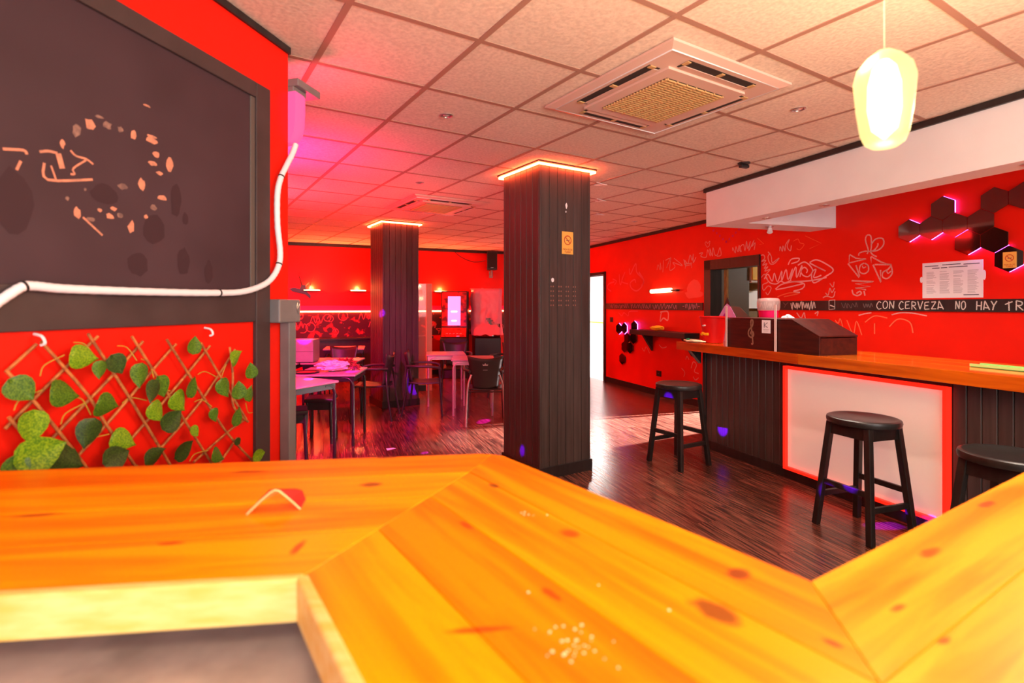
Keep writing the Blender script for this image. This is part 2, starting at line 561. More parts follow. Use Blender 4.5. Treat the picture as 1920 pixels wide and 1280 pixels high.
for b2 in range(-16, 22):
    q = [(GO[0] + GV[0] * (b2 * T + s) + GU[0] * t, GO[1] + GV[1] * (b2 * T + s) + GU[1] * t) for s, t in ((BW, -12), (-BW, -12), (-BW, 16), (BW, 16))][::-1]
    if sum(q[i - 1][0] * q[i][1] - q[i][0] * q[i - 1][1] for i in range(4)) < 0:
        q = q[::-1]
    c = clip(q, ROOM)
    if len(c) > 2:
        obj('grid_bar', G().prism(c, CEIL - 0.0035, CEIL + 0.002), M_GRID, ce)

# ------------------------------------------------------------------ walls
# right wall: x from the far corner (-5.07) to the front corner; openings: far door, kitchen door
S_FAR, S_NEAR = -5.07, 9.5
D2 = (-3.70, -2.75, 2.06)
D1 = (0.096, 1.033, 2.095)
wr = G()
for (a, b2) in ((S_FAR, D2[0]), (D2[1], D1[0]), (D1[1], S_NEAR)):
    wr.box(a, b2, 0, 0.14, 0, CEIL + 0.03)
for d in (D1, D2):
    wr.box(d[0], d[1], 0, 0.14, d[2], CEIL + 0.03)
wall_right = obj('wall_right', wr, M_RED, frame=FR, kind='structure')
wall_back = obj('wall_back', G().box(-1.4, 6.02, 0, 0.14, 0, CEIL + 0.03), M_RED, frame=FB, kind='structure')
wall_left = obj('wall_left', G().box(-5.14, -5.0, -1.74, 9.6, 0, CEIL + 0.03), M_RED, kind='structure')
# wall behind the camera with an added window opening for the fill light
wf = G()
wf.box(-5.14, -1.6, -1.74, -1.6, 0, CEIL + 0.03)
wf.box(4.0, 5.98, -1.74, -1.6, 0, CEIL + 0.03)
wf.box(-1.6, 4.0, -1.74, -1.6, 0, 0.5)
wf.box(-1.6, 4.0, -1.74, -1.6, 2.6, CEIL + 0.03)
obj('wall_front', wf, M_RED, kind='structure')
win = empty('fill_window_1', (1.2, -1.67, 0.5), kind='structure')  # added window frame, unseen, around the fill light
obj('window_frame', G().box(-2.8, 2.8, -.03, .03, 0, .06).box(-2.8, 2.8, -.03, .03, 2.04, 2.1).box(-2.8, -2.74, -.03, .03, .06, 2.04).box(2.74, 2.8, -.03, .03, .06, 2.04).box(-.9, -.84, -.03, .03, .06, 2.04).box(.84, .9, -.03, .03, .06, 2.04), M_BLACKP, win)

# black trims along the ceiling and the floor
obj('trim_1', G().box(S_FAR, S_NEAR, -0.03, 0, CEIL - 0.05, CEIL - 0.004), M_BLACKP, frame=FR, kind='structure')
obj('trim_2', G().box(-1.2, 5.95, -0.03, 0, CEIL - 0.06, CEIL - 0.004), M_BLACKP, frame=FB, kind='structure')
obj('baseboard_right', G().box(D2[1] + 0.06, D1[0] - 0.1, -0.016, 0, 0, 0.10), M_BLACKP, frame=FR, kind='structure')
obj('baseboard_back', G().box(-1.2, 5.95, -0.016, 0, 0, 0.10), M_BLACKP, frame=FB, kind='structure')
# black writing rail on the right wall at eye height
rail = obj('trim_3', G().box(-2.79, 0.02, -0.018, 0, 1.395, 1.505).box(1.05, S_NEAR - 0.2, -0.018, 0, 1.415, 1.52), M_BLACKP, frame=FR, kind='structure')

# kitchen doorway frame
d1 = empty('door_1', frame=FR, kind='structure')
obj('door_frame', G().box(D1[0] - 0.03, D1[0] + 0.10, -0.03, 0.16, 0, D1[2]).box(D1[1] - 0.012, D1[1] + 0.02, -0.02, 0.16, 0, D1[2]).box(D1[0] - 0.03, D1[1] + 0.02, -0.03, 0.16, D1[2] - 0.13, D1[2] + 0.005), M_BLACKP, d1)
obj('door_stop', G().box(D1[0] + 0.13, D1[0] + 0.185, 0.17, 0.2, 0, D1[2] - 0.12), mat('raw_wood_strip', (0.42, 0.22, 0.07), 0.6, var=0.4, scale=9, stretch=(4, 4, 1)), d1)
d2 = empty('door_2', frame=FR, kind='structure')
obj('door_frame', G().box(D2[1] - 0.03, D2[1] + 0.03, -0.03, 0.16, 0, D2[2] + 0.06).box(D2[0] - 0.03, D2[0] + 0.03, -0.03, 0.16, 0, D2[2] + 0.06).box(D2[0] - 0.03, D2[1] + 0.03, -0.03, 0.16, D2[2], D2[2] + 0.06), M_BLACKP, d2)
# bright white corridor beyond the far door
M_TILEW = mat('white_wall_tile', (0.88, 0.88, 0.86), 0.3, var=0.04, scale=5)
cor = G()
cor.box(-6.6, -2.2, 1.7, 1.8, 0, 2.6).box(-6.7, -6.6, 0.14, 1.8, 0, 2.6).box(-2.3, -2.2, 0.14, 1.7, 0, 2.6).box(-6.6, -2.3, 0.14, 1.7, 2.5, 2.6).box(-6.6, -2.3, 0.0, 1.7, -0.1, -0.005)
corr = obj('wall_corridor', cor, M_TILEW, frame=FR, kind='structure')
obj('yellow_band', G().box(-6.6, -2.3, 1.69, 1.7, 1.0, 1.03), mat('yellow_tile_band', (0.85, 0.5, 0.02), 0.4), corr)
light('corridor_daylight', 'AREA', FR.p(-4.6, 0.9, 2.42), 95, (1.0, 0.98, 0.94), 1.0, 1.0, target=FR.p(-4.3, 0.9, 0))

# kitchen behind the bar
kit = G()
kit.box(-0.6, -0.5, 0.14, 4.2, 0, 2.6).box(-0.6, 2.6, 4.2, 4.3, 0, 2.6).box(2.6, 2.7, 0.14, 4.3, 0, 2.6).box(-0.6, 2.7, 0.14, 4.3, 2.55, 2.65).box(-0.6, 2.7, 0.0, 4.3, -0.1, -0.005)
obj('wall_kitchen', kit, mat('kitchen_wall', (0.20, 0.115, 0.03), 0.6, var=0.3, scale=4), frame=FR, kind='structure')
obj('fridge', G().box(-0.48, -0.22, 0.2, 1.02, 0, 2.2).box(-0.22, -0.20, 0.21, 1.01, 0.05, 0.9).box(-0.22, -0.20, 0.21, 1.01, 0.92, 2.18), mat('dark_grey_steel', (0.085, 0.066, 0.040), 0.5), frame=FR, bevel=0.006,
    label='tall dark grey cabinet just inside the kitchen doorway', cat='cabinet')
kc = empty('wall_cupboard', frame=FR, label='yellow wall cupboard with white underside seen through the kitchen doorway', cat='cupboard')
obj('door', G().box(-0.20, -0.18, 1.06, 1.75, 1.86, 2.35), mat('yellow_laminate', (0.82, 0.52, 0.01), 0.4), kc)
obj('body', G().box(-0.49, -0.2, 1.05, 1.76, 1.82, 2.36), mat('pale_laminate', (0.7, 0.72, 0.7), 0.4), kc)
ks = empty('notice_board', frame=FR, label='white notice board with yellow notes on the kitchen wall', cat='board')
obj('panel', G().box(-0.49, -0.46, 1.08, 1.9, 1.42, 1.70), mat('white_board', (0.80, 0.85, 0.84), 0.4), ks)
obj('note', G().box(-0.459, -0.455, 1.14, 1.22, 1.58, 1.68), mat('yellow_note', (0.75, 0.6, 0.03), 0.7), ks)
obj('note', G().box(-0.459, -0.455, 1.10, 1.16, 1.54, 1.60), mat('green_note', (0.4, 0.55, 0.05), 0.7), ks)
light('kitchen_tube_glow', 'POINT', FR.p(0.3, 3.3, 2.3), 110, (1.0, 0.95, 0.9), 0.06)
light('kitchen_spot', 'SPOT', FR.p(0.3, 3.5, 2.25), 14000, (1.0, 0.90, 0.88), 0.05, target=FR.p(.69, -1.25, 0), spot=19, blend=.3)
kt = empty('tube_lamp', FR.p(0.3, 3.3, 2.4), FR.a, label='fluorescent ceiling tube lamp inside the kitchen', cat='lamp')
obj('housing', G().box(-.6, .6, -.04, .04, .1, .15), M_WHITE, kt)
obj('tube', G().tube([(-.55, 0, .07), (.55, 0, .07)], .018), mat('tube_glass', (0.9, 0.9, 0.9), 0.3, emit=(1, .95, .9), strength=4), kt)

# ------------------------------------------------------------------ dividing wall on the left with the blackboard
S0 = -4.25
div = obj('wall_divider', G().box(S0, 0, 0, 0.11, 0, CEIL + 0.03), M_RED, frame=FL, kind='structure')
obj('trim_4', G().box(S0, 0.006, -0.012, 0.122, CEIL - 0.035, CEIL - 0.004), M_BLACKP, frame=FL, kind='structure')
M_FRAMEB = mat('black_frame_paint', (0.060, 0.036, 0.036), 0.5, var=0.3, scale=5)
tr5 = obj('trim_5', G().box(-0.235, -0.147, -0.020, 0, 0, 2.417), M_FRAMEB, frame=FL, kind='structure', bevel=0.004)
obj('trim_6', G().box(S0, -0.235, -0.016, 0, 1.40, 1.525), M_FRAMEB, frame=FL, kind='structure', bevel=0.003)
bb = empty('blackboard', frame=FL, label='large dark blackboard with peeling pink ring, framed in black on the red dividing wall', cat='blackboard')
obj('panel', G().box(S0 + 0.02, -0.245, -0.008, 0, 1.525, 2.36), mat('blackboard_paint', (0.062, 0.032, 0.040), 0.6, color2=(0.046, 0.023, 0.029), scale=2.3, spec=0.3, detail=2), bb)
obj('frame_top', G().box(S0 + 0.02, -0.235, -0.020, 0, 2.352, 2.417), M_FRAMEB, bb, bevel=0.004)
obj('frame_side', G().box(-0.262, -0.235, -0.013, 0, 1.525, 2.352), mat('grey_frame_strip', (0.10, 0.078, 0.068), 0.5), bb, bevel=0.003)
M_FLAKE = mat('peeling_pink_paint', (0.74, 0.26, 0.15), 0.8, color2=(0.45, 0.19, 0.12), scale=60)
M_FLAKE2 = mat('peeling_dull_paint', (0.30, 0.16, 0.12), 0.8, color2=(0.15, 0.08, 0.07), scale=60)
M_BLOTCH = mat('blotch_paint', (0.046, 0.022, 0.027), 0.6, spec=0.2)  # slightly darker tone for the blotches on the board
FLAKES = [(-0.971, 1.975, 0.0178, 0.0242, 1), (-0.933, 2.006, 0.0187, 0.0227, 0), (-0.88, 2.021, 0.0186, 0.0154, 1), (-0.838, 2.022, 0.013, 0.0114, 1), (-0.793, 2.019, 0.0122, 0.0224, 0), (-0.727, 2.023, 0.0329, 0.014, 0), (-0.709, 1.979, 0.0177, 0.015, 0), (-0.722, 1.945, 0.0201, 0.0103, 0), (-0.657, 1.959, 0.0182, 0.03, 0), (-0.696, 1.919, 0.0163, 0.0076, 0), (-0.763, 1.866, 0.0167, 0.0251, 0), (-0.828, 1.845, 0.0212, 0.0132, 1), (-0.687, 1.837, 0.0231, 0.0124, 0), (-0.72, 1.798, 0.0159, 0.0117, 1), (-0.748, 1.763, 0.0092, 0.0092, 0), (-0.8, 1.721, 0.016, 0.0246, 0), (-0.838, 1.751, 0.0121, 0.0122, 1), (-0.871, 1.743, 0.0161, 0.012, 0), (-0.904, 1.757, 0.0094, 0.0076, 0), (-0.969, 1.739, 0.0127, 0.0202, 0), (-0.929, 1.726, 0.0188, 0.0083, 1), (-1.01, 1.927, 0.0082, 0.0165, 0), (-0.998, 1.774, 0.0084, 0.0071, 1), (-0.743, 2.131, 0.0171, 0.0046, 0), (-0.947, 1.811, 0.0053, 0.0061, 1), (-0.725, 2.035, 0.0238, 0.0065, 0), (-0.86, 1.769, 0.0158, 0.0078, 0), (-0.904, 2.039, 0.0194, 0.0059, 1)]
STROKES = [([(-1.156, 1.87), (-1.109, 1.88), (-1.101, 1.871)], 0.0072), ([(-1.115, 1.85), (-1.125, 1.824)], 0.0072), ([(-1.07, 1.887), (-1.048, 1.895), (-1.024, 1.896)], 0.0072), ([(-1.022, 1.896), (-1.011, 1.856)], 0.0153), ([(-1.058, 1.86), (-1.049, 1.816), (-0.925, 1.845)], 0.0072), ([(-1.041, 1.857), (-1.028, 1.821)], 0.0054), ([(-0.989, 1.914), (-0.973, 1.902), (-0.945, 1.901), (-0.923, 1.891)], 0.0059), ([(-0.945, 1.897), (-0.981, 1.864), (-0.977, 1.849), (-0.989, 1.846)], 0.0054), ([(-0.954, 1.728), (-0.895, 1.682)], 0.0063)]
BLOTCHES = [(-0.887, 1.807, 0.0492, 0.0361), (-0.631, 1.839, 0.0263, 0.0686), (-0.714, 1.724, 0.0489, 0.0563), (-0.59, 1.781, 0.0152, 0.025), (-0.776, 1.604, 0.0427, 0.0452), (-0.599, 1.627, 0.0303, 0.0574), (-0.482, 1.596, 0.0234, 0.0487), (-1.132, 1.737, 0.0502, 0.0974)]
for i, (x, z, rx, rz, t) in enumerate(FLAKES):
    obj('paint_flake', G().blob((x, z), rx, rz, -0.0095, 10, 0.45, i), M_FLAKE2 if t else M_FLAKE, bb)
for (pts, w) in STROKES:
    obj('paint_streak', G().ribbon([tuple(p) for p in spline(pts, 4)], w, -0.0097), M_FLAKE, bb)
for i, (x, z, rx, rz) in enumerate(BLOTCHES):
    obj('dark_blotch', G().blob((x, z), rx, rz, -0.0088, 14, 0.25, i + 50), M_BLOTCH, bb)
# grey junction box and post at the free end
jb = empty('junction_post', FL.p(-0.075, -0.024, 0), FL.a, label='grey metal box on a slim grey post at the end of the red dividing wall', cat='post')
obj('post', G().box(0.012, 0.062, -0.03, 0.02, 0, 1.40), M_GREYMET, jb, bevel=0.003)
obj('box', G().box(-0.075, 0.075, -0.045, 0.02, 1.392, 1.496), M_GREYMET, jb, bevel=0.006)
obj('wire', G().tube(spline([(0.045, -0.047, 1.45), (0.06, -0.05, 1.475), (0.048, -0.05, 1.485), (0.04, -0.05, 1.46), (0.055, -0.05, 1.43)], 5), 0.0018, 5), M_STEEL, jb)
# moulded pink lamp at the top of the wall end
wu = empty('wall_lamp', FL.p(0, 0.03, 0), FL.a, label='glowing pink moulded wall lamp under a dark bracket at the dividing wall top end', cat='wall lamp')
un = []
for (z, w, d) in ((2.47, 0.128, 0.07), (2.40, 0.130, 0.07), (2.33, 0.126, 0.068), (2.28, 0.112, 0.06), (2.245, 0.085, 0.045), (2.23, 0.045, 0.03)):
    un.append((z, w, d))
g = G(); vs = []; fs = []; nseg = 16
for (z, w, d) in un:
    for k in range(nseg):
        a = -math.pi / 2 + math.pi * k / (nseg - 1)
        vs.append((max(0, math.cos(a)) ** 0.55 * w, math.sin(a) * d, z))
for i in range(len(un) - 1):
    for k in range(nseg):
        fs.append((i * nseg + k, (i + 1) * nseg + k, (i + 1) * nseg + (k + 1) % nseg, i * nseg + (k + 1) % nseg))
fs.append(tuple(range(nseg - 1, -1, -1))[::-1]); fs.append(tuple((len(un) - 1) * nseg + k for k in range(nseg))[::-1])
g.add(vs, fs)
obj('shell', g, mat('pink_lamp_diffuser', (0.30, 0.10, 0.20), 0.4, emit=(1.0, .055, .24), strength=.55), wu, smooth=50)
light('pink_lamp_glow', 'POINT', FL.p(0.22, 0.10, 2.33), 5, (1.0, .03, .12), .05)
obj('bracket', G().box(0, 0.18, -0.085, 0.085, 2.495, 2.53).box(0.0, 0.10, -0.06, 0.06, 2.47, 2.495), M_GREYMET, wu, bevel=0.004)
# white corrugated conduit
cpts = [(0.012,2.223),(-0.011,2.177),(-0.057,2.105),(-0.097,2.040),(-0.119,1.963),(-0.119,1.832),(-0.101,1.715),(-0.108,1.654),(-0.147,1.597),(-0.215,1.555),(-0.339,1.524),(-0.502,1.516),(-0.686,1.514),(-0.875,1.514),(-1.028,1.516),(-1.101,1.521),(-1.132,1.515),(-1.191,1.470)]
c3 = spline([(p[0], -0.034, p[1]) for p in cpts], 8)
cd = empty('conduit', frame=FL, label='white corrugated cable conduit bent across the blackboard frame', cat='conduit')
obj('pipe', G().tube(c3, [0.0125 + 0.0008 * (i % 2) for i in range(len(c3))], 10), mat('white_conduit', (0.83, 0.79, 0.82), 0.4), cd, smooth=60)
for t in [(-0.094,2.045),(-0.101,1.650),(-0.464,1.517),(-1.123,1.519)]:
    best = min(range(1, len(c3) - 1), key=lambda i: (c3[i][0] - t[0]) ** 2 + (c3[i][2] - t[1]) ** 2)
    dv = (c3[best + 1] - c3[best - 1]).normalized() * 0.003
    obj('cable_tie', G().tube([c3[best] - dv, c3[best] + dv], 0.0148, 10), M_BLACK, cd)

# expanding trellis with plastic ivy on the lower red panel
tl = empty('ivy_trellis', frame=FL, label='willow trellis with artificial ivy leaves on the red wall below the blackboard', cat='trellis')
M_STICK = mat('willow_stick', (0.60, 0.20, 0.045), 0.6, color2=(0.28, 0.08, 0.025), scale=14, stretch=(3, 3, 3))
fall = [[(-1.078,1.372),(-0.958,1.211),(-0.895,1.108),(-0.763,0.895)], [(-0.955,1.387),(-0.822,1.177),(-0.665,0.915),(-0.621,0.840)], [(-0.817,1.371),(-0.633,1.098),(-0.508,0.903),(-0.451,0.815)], [(-0.686,1.353),(-0.522,1.126),(-0.410,0.966),(-0.263,0.813)], [(-0.537,1.332),(-0.429,1.173),(-0.309,1.002)], [(-1.156,1.302),(-1.082,1.192),(-0.963,1.006),(-0.932,0.949)], [(-0.396,1.305),(-0.385,1.198),(-0.374,1.069),(-0.294,0.988)], [(-1.156,1.185),(-1.082,1.070),(-1.035,0.982)]]
rise = [[(-1.156,1.299),(-1.080,1.365)], [(-1.156,1.154),(-1.042,1.258),(-0.916,1.377)], [(-1.108,1.034),(-1.014,1.126),(-0.891,1.237),(-0.763,1.351)], [(-0.985,1.020),(-0.875,1.120),(-0.707,1.275),(-0.633,1.333)], [(-0.849,1.006),(-0.686,1.145),(-0.482,1.316)], [(-0.697,0.987),(-0.527,1.117),(-0.351,1.291)], [(-0.564,0.899),(-0.396,0.967),(-0.294,0.999)], [(-0.464,0.840),(-0.339,0.932)]]
for k, pts in enumerate(fall + rise):
    y = -0.016 - 0.012 * (k < len(fall))
    P = spline([(p[0], y - 0.004 * math.sin(i * 2.1 + k), p[1]) for i, p in enumerate(pts)], 6)
    obj('stick', G().tube(P, 0.0046, 7), M_STICK, tl, smooth=60)
M_LEAF = [mat('ivy_leaf_%s' % n, c, 0.45, color2=c2, scale=26, ramp=(0.42, 0.58)) for n, c, c2 in (('bright', (0.26, 0.40, 0.008), (0.07, 0.19, 0.006)), ('mid', (0.12, 0.23, 0.010), (0.022, 0.085, 0.006)), ('dark', (0.05, 0.095, 0.010), (0.012, 0.034, 0.006)))]
def leaf_mesh(name, cup):
    g = G()
    prof = [(0, 0.0), (0.08, 0.30), (0.2, 0.42), (0.38, 0.46), (0.56, 0.41), (0.74, 0.28), (0.88, 0.13), (1.0, 0.0)]
    vs, fs = [], []
    for (t, w) in prof:
        zc = -0.16 * (t - 0.4) ** 2 * cup
        vs += [(t - 0.45, zc + 0.14 * w * cup, w), (t - 0.45, zc - 0.02, w * 0.5), (t - 0.45, zc - 0.05 * cup, 0.0), (t - 0.45, zc - 0.02, -w * 0.5), (t - 0.45, zc + 0.14 * w * cup, -w)]
    for i in range(len(prof) - 1):
        for j in range(4):
            fs.append((i * 5 + j, i * 5 + j + 1, (i + 1) * 5 + j + 1, (i + 1) * 5 + j))
    g.add(vs, fs)
    return g.mesh(name)
leaf_me = {}
for mi in range(3):
    for cu in range(2):
        me = leaf_mesh('leaf', (1.0, -0.7)[cu]); me.materials.append(M_LEAF[mi])
        me.polygons.foreach_set('use_smooth', [True] * len(me.polygons))
        leaf_me[(mi, cu)] = me
# leaf: centre on the wall, length, tip direction (degrees), shade
LEAVES = [((-0.981,1.322),.105,-12,0),((-0.883,1.293),.09,-60,2),((-0.811,1.252),.10,-100,1),((-0.583,1.323),.085,80,1),((-0.391,1.263),.095,35,0),((-0.312,1.200),.085,95,1),((-1.034,1.226),.115,-20,1),((-1.142,1.256),.10,-50,1),
          ((-0.924,1.175),.11,-15,1),((-1.108,1.154),.115,-95,0),((-0.966,1.106),.11,-110,2),((-1.104,1.078),.15,15,0),((-0.859,1.055),.105,-35,0),((-0.886,1.008),.11,10,2),((-0.763,1.193),.10,-120,2),((-0.719,1.201),.10,-70,1),((-0.747,1.123),.10,-60,0),
          ((-0.695,1.079),.11,35,2),((-0.652,1.139),.11,-55,0),((-0.603,1.176),.10,60,1),((-0.461,1.159),.10,-70,1),((-0.362,1.127),.095,90,1),((-0.312,1.106),.085,80,1),((-0.393,1.028),.095,65,1),((-0.490,1.060),.07,-80,1),((-0.590,1.020),.06,-55,0),
          ((-0.763,0.977),.10,25,2),((-0.630,0.960),.11,30,2),((-0.485,0.905),.09,-40,1),((-0.269,0.846),.085,5,0),((-1.024,1.043),.12,-40,2),((-0.379,0.929),.05,-40,2),((-0.940,1.284),.07,-100,1),((-1.144,1.059),.09,60,1)]
for k, (c, ln, ang, sh) in enumerate(LEAVES):
    o = obj('leaf', leaf_me[(sh, k % 2)], None, tl)
    s = ln * 0.80
    o.scale = (s, s, s * 0.92)
    o.location = (c[0], -0.042 - 0.008 * (k % 3), c[1])
    o.rotation_euler = (math.radians(rnd.uniform(-14, 14)), math.radians(-ang), math.radians(rnd.uniform(-16, 16)))
for k, (c, ln, ang, sh) in enumerate(LEAVES[::2]):
    a = math.radians(ang)
    p0 = (c[0] - math.cos(a) * ln * .42, -0.036, c[1] - math.sin(a) * ln * .42)
    p1 = (p0[0] - math.cos(a + .7) * .05, -0.026, p0[2] - math.sin(a + .7) * .05)
    p2 = (p1[0] - math.cos(a + 1.5) * .03, -0.022, p1[2] - math.sin(a + 1.5) * .03)
    obj('tendril', G().tube(spline([p0, p1, p2], 4), 0.0016, 5), mat('ivy_stem', (0.45, 0.30, 0.03), 0.5), tl)
for c in [(-1.078,1.380),(-0.495,1.373)]:
    obj('hook', G().tube(spline([(c[0], -0.002, c[1] + .012), (c[0], -0.03, c[1] + .006), (c[0] + .004, -0.036, c[1] - .012), (c[0] + .002, -0.024, c[1] - .018)], 4), 0.004, 6), M_WHITE, tl)

# ------------------------------------------------------------------ pillars clad in black boards, red LED ring on top
def pillar(corner, wdt, name, label):
    root = empty(name, (corner[0], corner[1], 0), A_GRID, label=label, cat='pillar', group='board clad pillars with red light rings')
    obj('core', G().box(0.013, wdt - 0.013, 0.013, wdt - 0.013, 0, CEIL), M_BLACKP, root)
    nb = 6
    bw = (wdt - 0.03) / nb
    me1 = G().prism([(0.0015, 0.004), (0.005, 0), (bw - 0.005, 0), (bw - 0.0015, 0.004), (bw - 0.0015, 0.013), (0.0015, 0.013)], 0.0, CEIL - 0.012).mesh('board')
    me1.materials.append(M_BLACKB)
    for side in range(4):
        for k in range(nb):
            o = obj('board', me1, None, root)
            t = 0.015 + k * bw
            o.location, a = [((t, 0, 0), 0), ((wdt, t, 0), math.pi / 2), ((wdt - t, wdt, 0), math.pi), ((0, wdt - t, 0), -math.pi / 2)][side]
            o.rotation_euler = (0, 0, a)
    for (x, y) in ((0, 0), (wdt - .016, 0), (0, wdt - .016), (wdt - .016, wdt - .016)):
        obj('corner_strip', G().box(x, x + .016, y, y + .016, 0, CEIL - .012), M_BLACKB, root, bevel=0.003)
    obj('plinth', G().box(-0.014, wdt + .014, -0.014, 0, 0, 0.10).box(-0.014, wdt + .014, wdt, wdt + .014, 0, 0.10).box(-0.014, 0, 0, wdt, 0, 0.10).box(wdt, wdt + .014, 0, wdt, 0, 0.10), M_BLACKP, root, bevel=0.003)
    e = 0.035
    obj('light_frame', G().box(-e - .008, wdt + e + .008, -e - .008, wdt + e + .008, CEIL - .012, CEIL - .002), M_BLACKP, root)
    r = 0.011
    z = CEIL - .026
    obj('led_tube', G().tube([(-e + .004, -e + .004, z), (wdt + e - .02, -e + .004, z)], r, 8).tube([(wdt + e - .004, -e + .004, z), (wdt + e - .004, wdt + e - .004, z)], r, 8).tube([(wdt + e - .02, wdt + e - .004, z), (-e + .004, wdt + e - .004, z)], r, 8).tube([(-e + .004, wdt + e - .02, z), (-e + .004, -e + .004, z)], r, 8), M_LED, root, smooth=60)
    return root

P1W = 0.56
pil1 = pillar((0.4569, 4.40), P1W, 'pillar', 'black boarded pillar with yellow no smoking sign and red light ring')
pil2 = pillar((-1.4561, 7.45), 0.55, 'pillar', 'distant black boarded pillar among the tables under a red light ring')
# fixings on the near pillar: its right hand face is local y=0, x from 0 (near corner) to P1W
F1 = Frame((0.4569, 4.40), A_GRID)
obj('screw_patch', G().blob((0.285, 2.33), 0.014, 0.03, -0.002, 9, .4, 3).blob((0.28, 2.28), 0.008, 0.01, -0.002, 8, .3, 4), M_WHITE, pil1, label='white patch of chipped paint')
obj('vent_holes', (lambda g: [g.blob((x + dx, z), .006, .008, -0.0022, 7, .2, 1) for x in (0.13, 0.215, 0.295, 0.375) for dx in (-.012, .012) for z in (1.63, 1.59, 1.55, 1.51, 1.47)] and g)(G()), mat('bare_hole', (0.34, 0.15, 0.11), 0.8), pil1)
obj('white_sticker', G().blob((0.135, 1.685), .016, .019, -0.0024, 14, .05, 2), M_PAPER, pil1)
sg = empty('no_smoking_sign', F1.p(0.297, -0.001, 2.01), A_GRID, label='yellow no smoking sign stuck on the near pillar', cat='sign')

def sign_parts(root, w, h):
    obj('plate', G().box(-w / 2, w / 2, -0.004, 0, -h / 2, h / 2), M_YELSIGN, root)
    ring = [(math.cos(2 * math.pi * i / 24) * w * .30, h * .12 + math.sin(2 * math.pi * i / 24) * w * .30) for i in range(25)]
    obj('ring', G().ribbon(ring, w * .07, -0.0048), M_SIGNRED, root)
    obj('slash', G().ribbon([(-w * .21, h * .12 + w * .21), (w * .21, h * .12 - w * .21)], w * .07, -0.0049), M_SIGNRED, root)
    obj('cigarette', G().ribbon([(-w * .12, h * .12 - w * .02), (w * .16, h * .12 - w * .02)], w * .06, -0.0047).ribbon([(.12 * w, h * .12 + w * .05), (.16 * w, h * .12 + .1 * w)], w * .03, -0.0047), M_PRINTD, root)
    write('PROHIBIDO', -w * .42, w * .42, -h * .33, -h * .255, w * .022, -0.0048, M_SIGNRED, root, 'letter')
    write('FUMAR', -w * .27, w * .27, -h * .44, -h * .365, w * .022, -0.0048, M_SIGNRED, root, 'letter')

sign_parts(sg, 0.125, 0.195)

# ------------------------------------------------------------------ white soffit over the bar
so = empty('soffit', frame=FK, kind='structure', label='white L shaped plaster soffit above the bar')
so.name = 'trim_7'
obj('beam', G().box(0, 7.2, 0, 0.24, 2.285, CEIL), M_WHITE, so)
obj('return_beam', G().box(0, 0.31, 0.24, 1.379, 2.285, CEIL), M_WHITE, so)
obj('cap_strip', G().box(-0.01, 7.2, -0.02, 0.0, CEIL - 0.045, CEIL - 0.004).box(-0.02, 0.0, -0.02, 1.379, CEIL - 0.045, CEIL - 0.004), M_BLACKP, so)

M_BULB = mat('spot_lens', (0.8, 0.78, 0.75), 0.2, metal=0.6)
def spot(loc, label, group='recessed ceiling spotlights', r=0.042, on=0):
    root = empty('recessed_spotlight', loc, rnd.uniform(0, 3), label=label, cat='spotlight', group=group)
    obj('bezel', G().lathe([(r, 0), (r, -0.004), (r * .8, -0.007), (r * .72, -0.003), (r * .72, 0)], 20), M_STEEL, root, smooth=40)
    if on:
        light('spot_glow', 'SPOT', (loc[0], loc[1], loc[2] - .02), on, (1.0, .84, .68), .03, target=(loc[0], loc[1], 0), spot=130, blend=.9)
    obj('lamp', G().lathe([(r * .62, -0.0005), (r * .45, -0.004), (.002, -0.010)], 14), M_BULB, root, smooth=60)
    return root
spot((*(-0.248,3.339), CEIL - .0005), 'recessed spotlight in the ceiling left of the large air conditioner')
spot((*(1.930,3.230), CEIL - .0005), 'recessed spotlight in the ceiling between the air conditioner and the glowing lamp', on=35)
spot((*(-0.647,5.168), CEIL - .0005), 'small recessed spotlight in front of the far air conditioner')
spot((*(2.158,7.571), CEIL - .0005), 'recessed spotlight far back above the graffiti wall', on=20)
for (x, y, lb) in ((0.62, 0.16, 'recessed spotlight at the left end under the white soffit'), (1.25, 0.12, 'recessed spotlight midway under the white soffit'), (2.55, 0.12, 'recessed spotlight under the white soffit above the hexagon mirrors')):
    spot(FK.p(x, y, 2.2845), lb, 'spotlights under the soffit', 0.04)
    light('soffit_spot_glow', 'SPOT', FK.p(x, y, 2.268), 30, (1.0, .86, .72), .03, target=FK.p(x, y + .25, 0), spot=128, blend=.7)
es = empty('eyeball_spotlight', FK.p(0.2, 0.62, 2.285), FK.a, label='white tilting spotlight hanging below the soffit return', cat='spotlight')
obj('base', G().lathe([(0.04, 0), (0.04, -0.006), (0.02, -0.014)], 18), M_STEEL, es, smooth=40)
obj('head', G().tube([(0, 0, -0.012), (0.012, -0.012, -0.045), (0.02, -0.02, -0.065)], [0.014, 0.024, 0.027], 14), M_WHITE, es, smooth=50)
mdt = empty('motion_sensor', (*(2.198,4.452), CEIL), 0.4, label='small black sensor on the ceiling near the soffit corner', cat='sensor')
obj('base', G().lathe([(.05, 0), (.05, -.012), (.03, -.02)], 16), M_BLACK, mdt, smooth=40)
obj('eye', G().box(-.045, .045, -.02, .02, -.045, -.018), M_BLACK, mdt, bevel=.008)

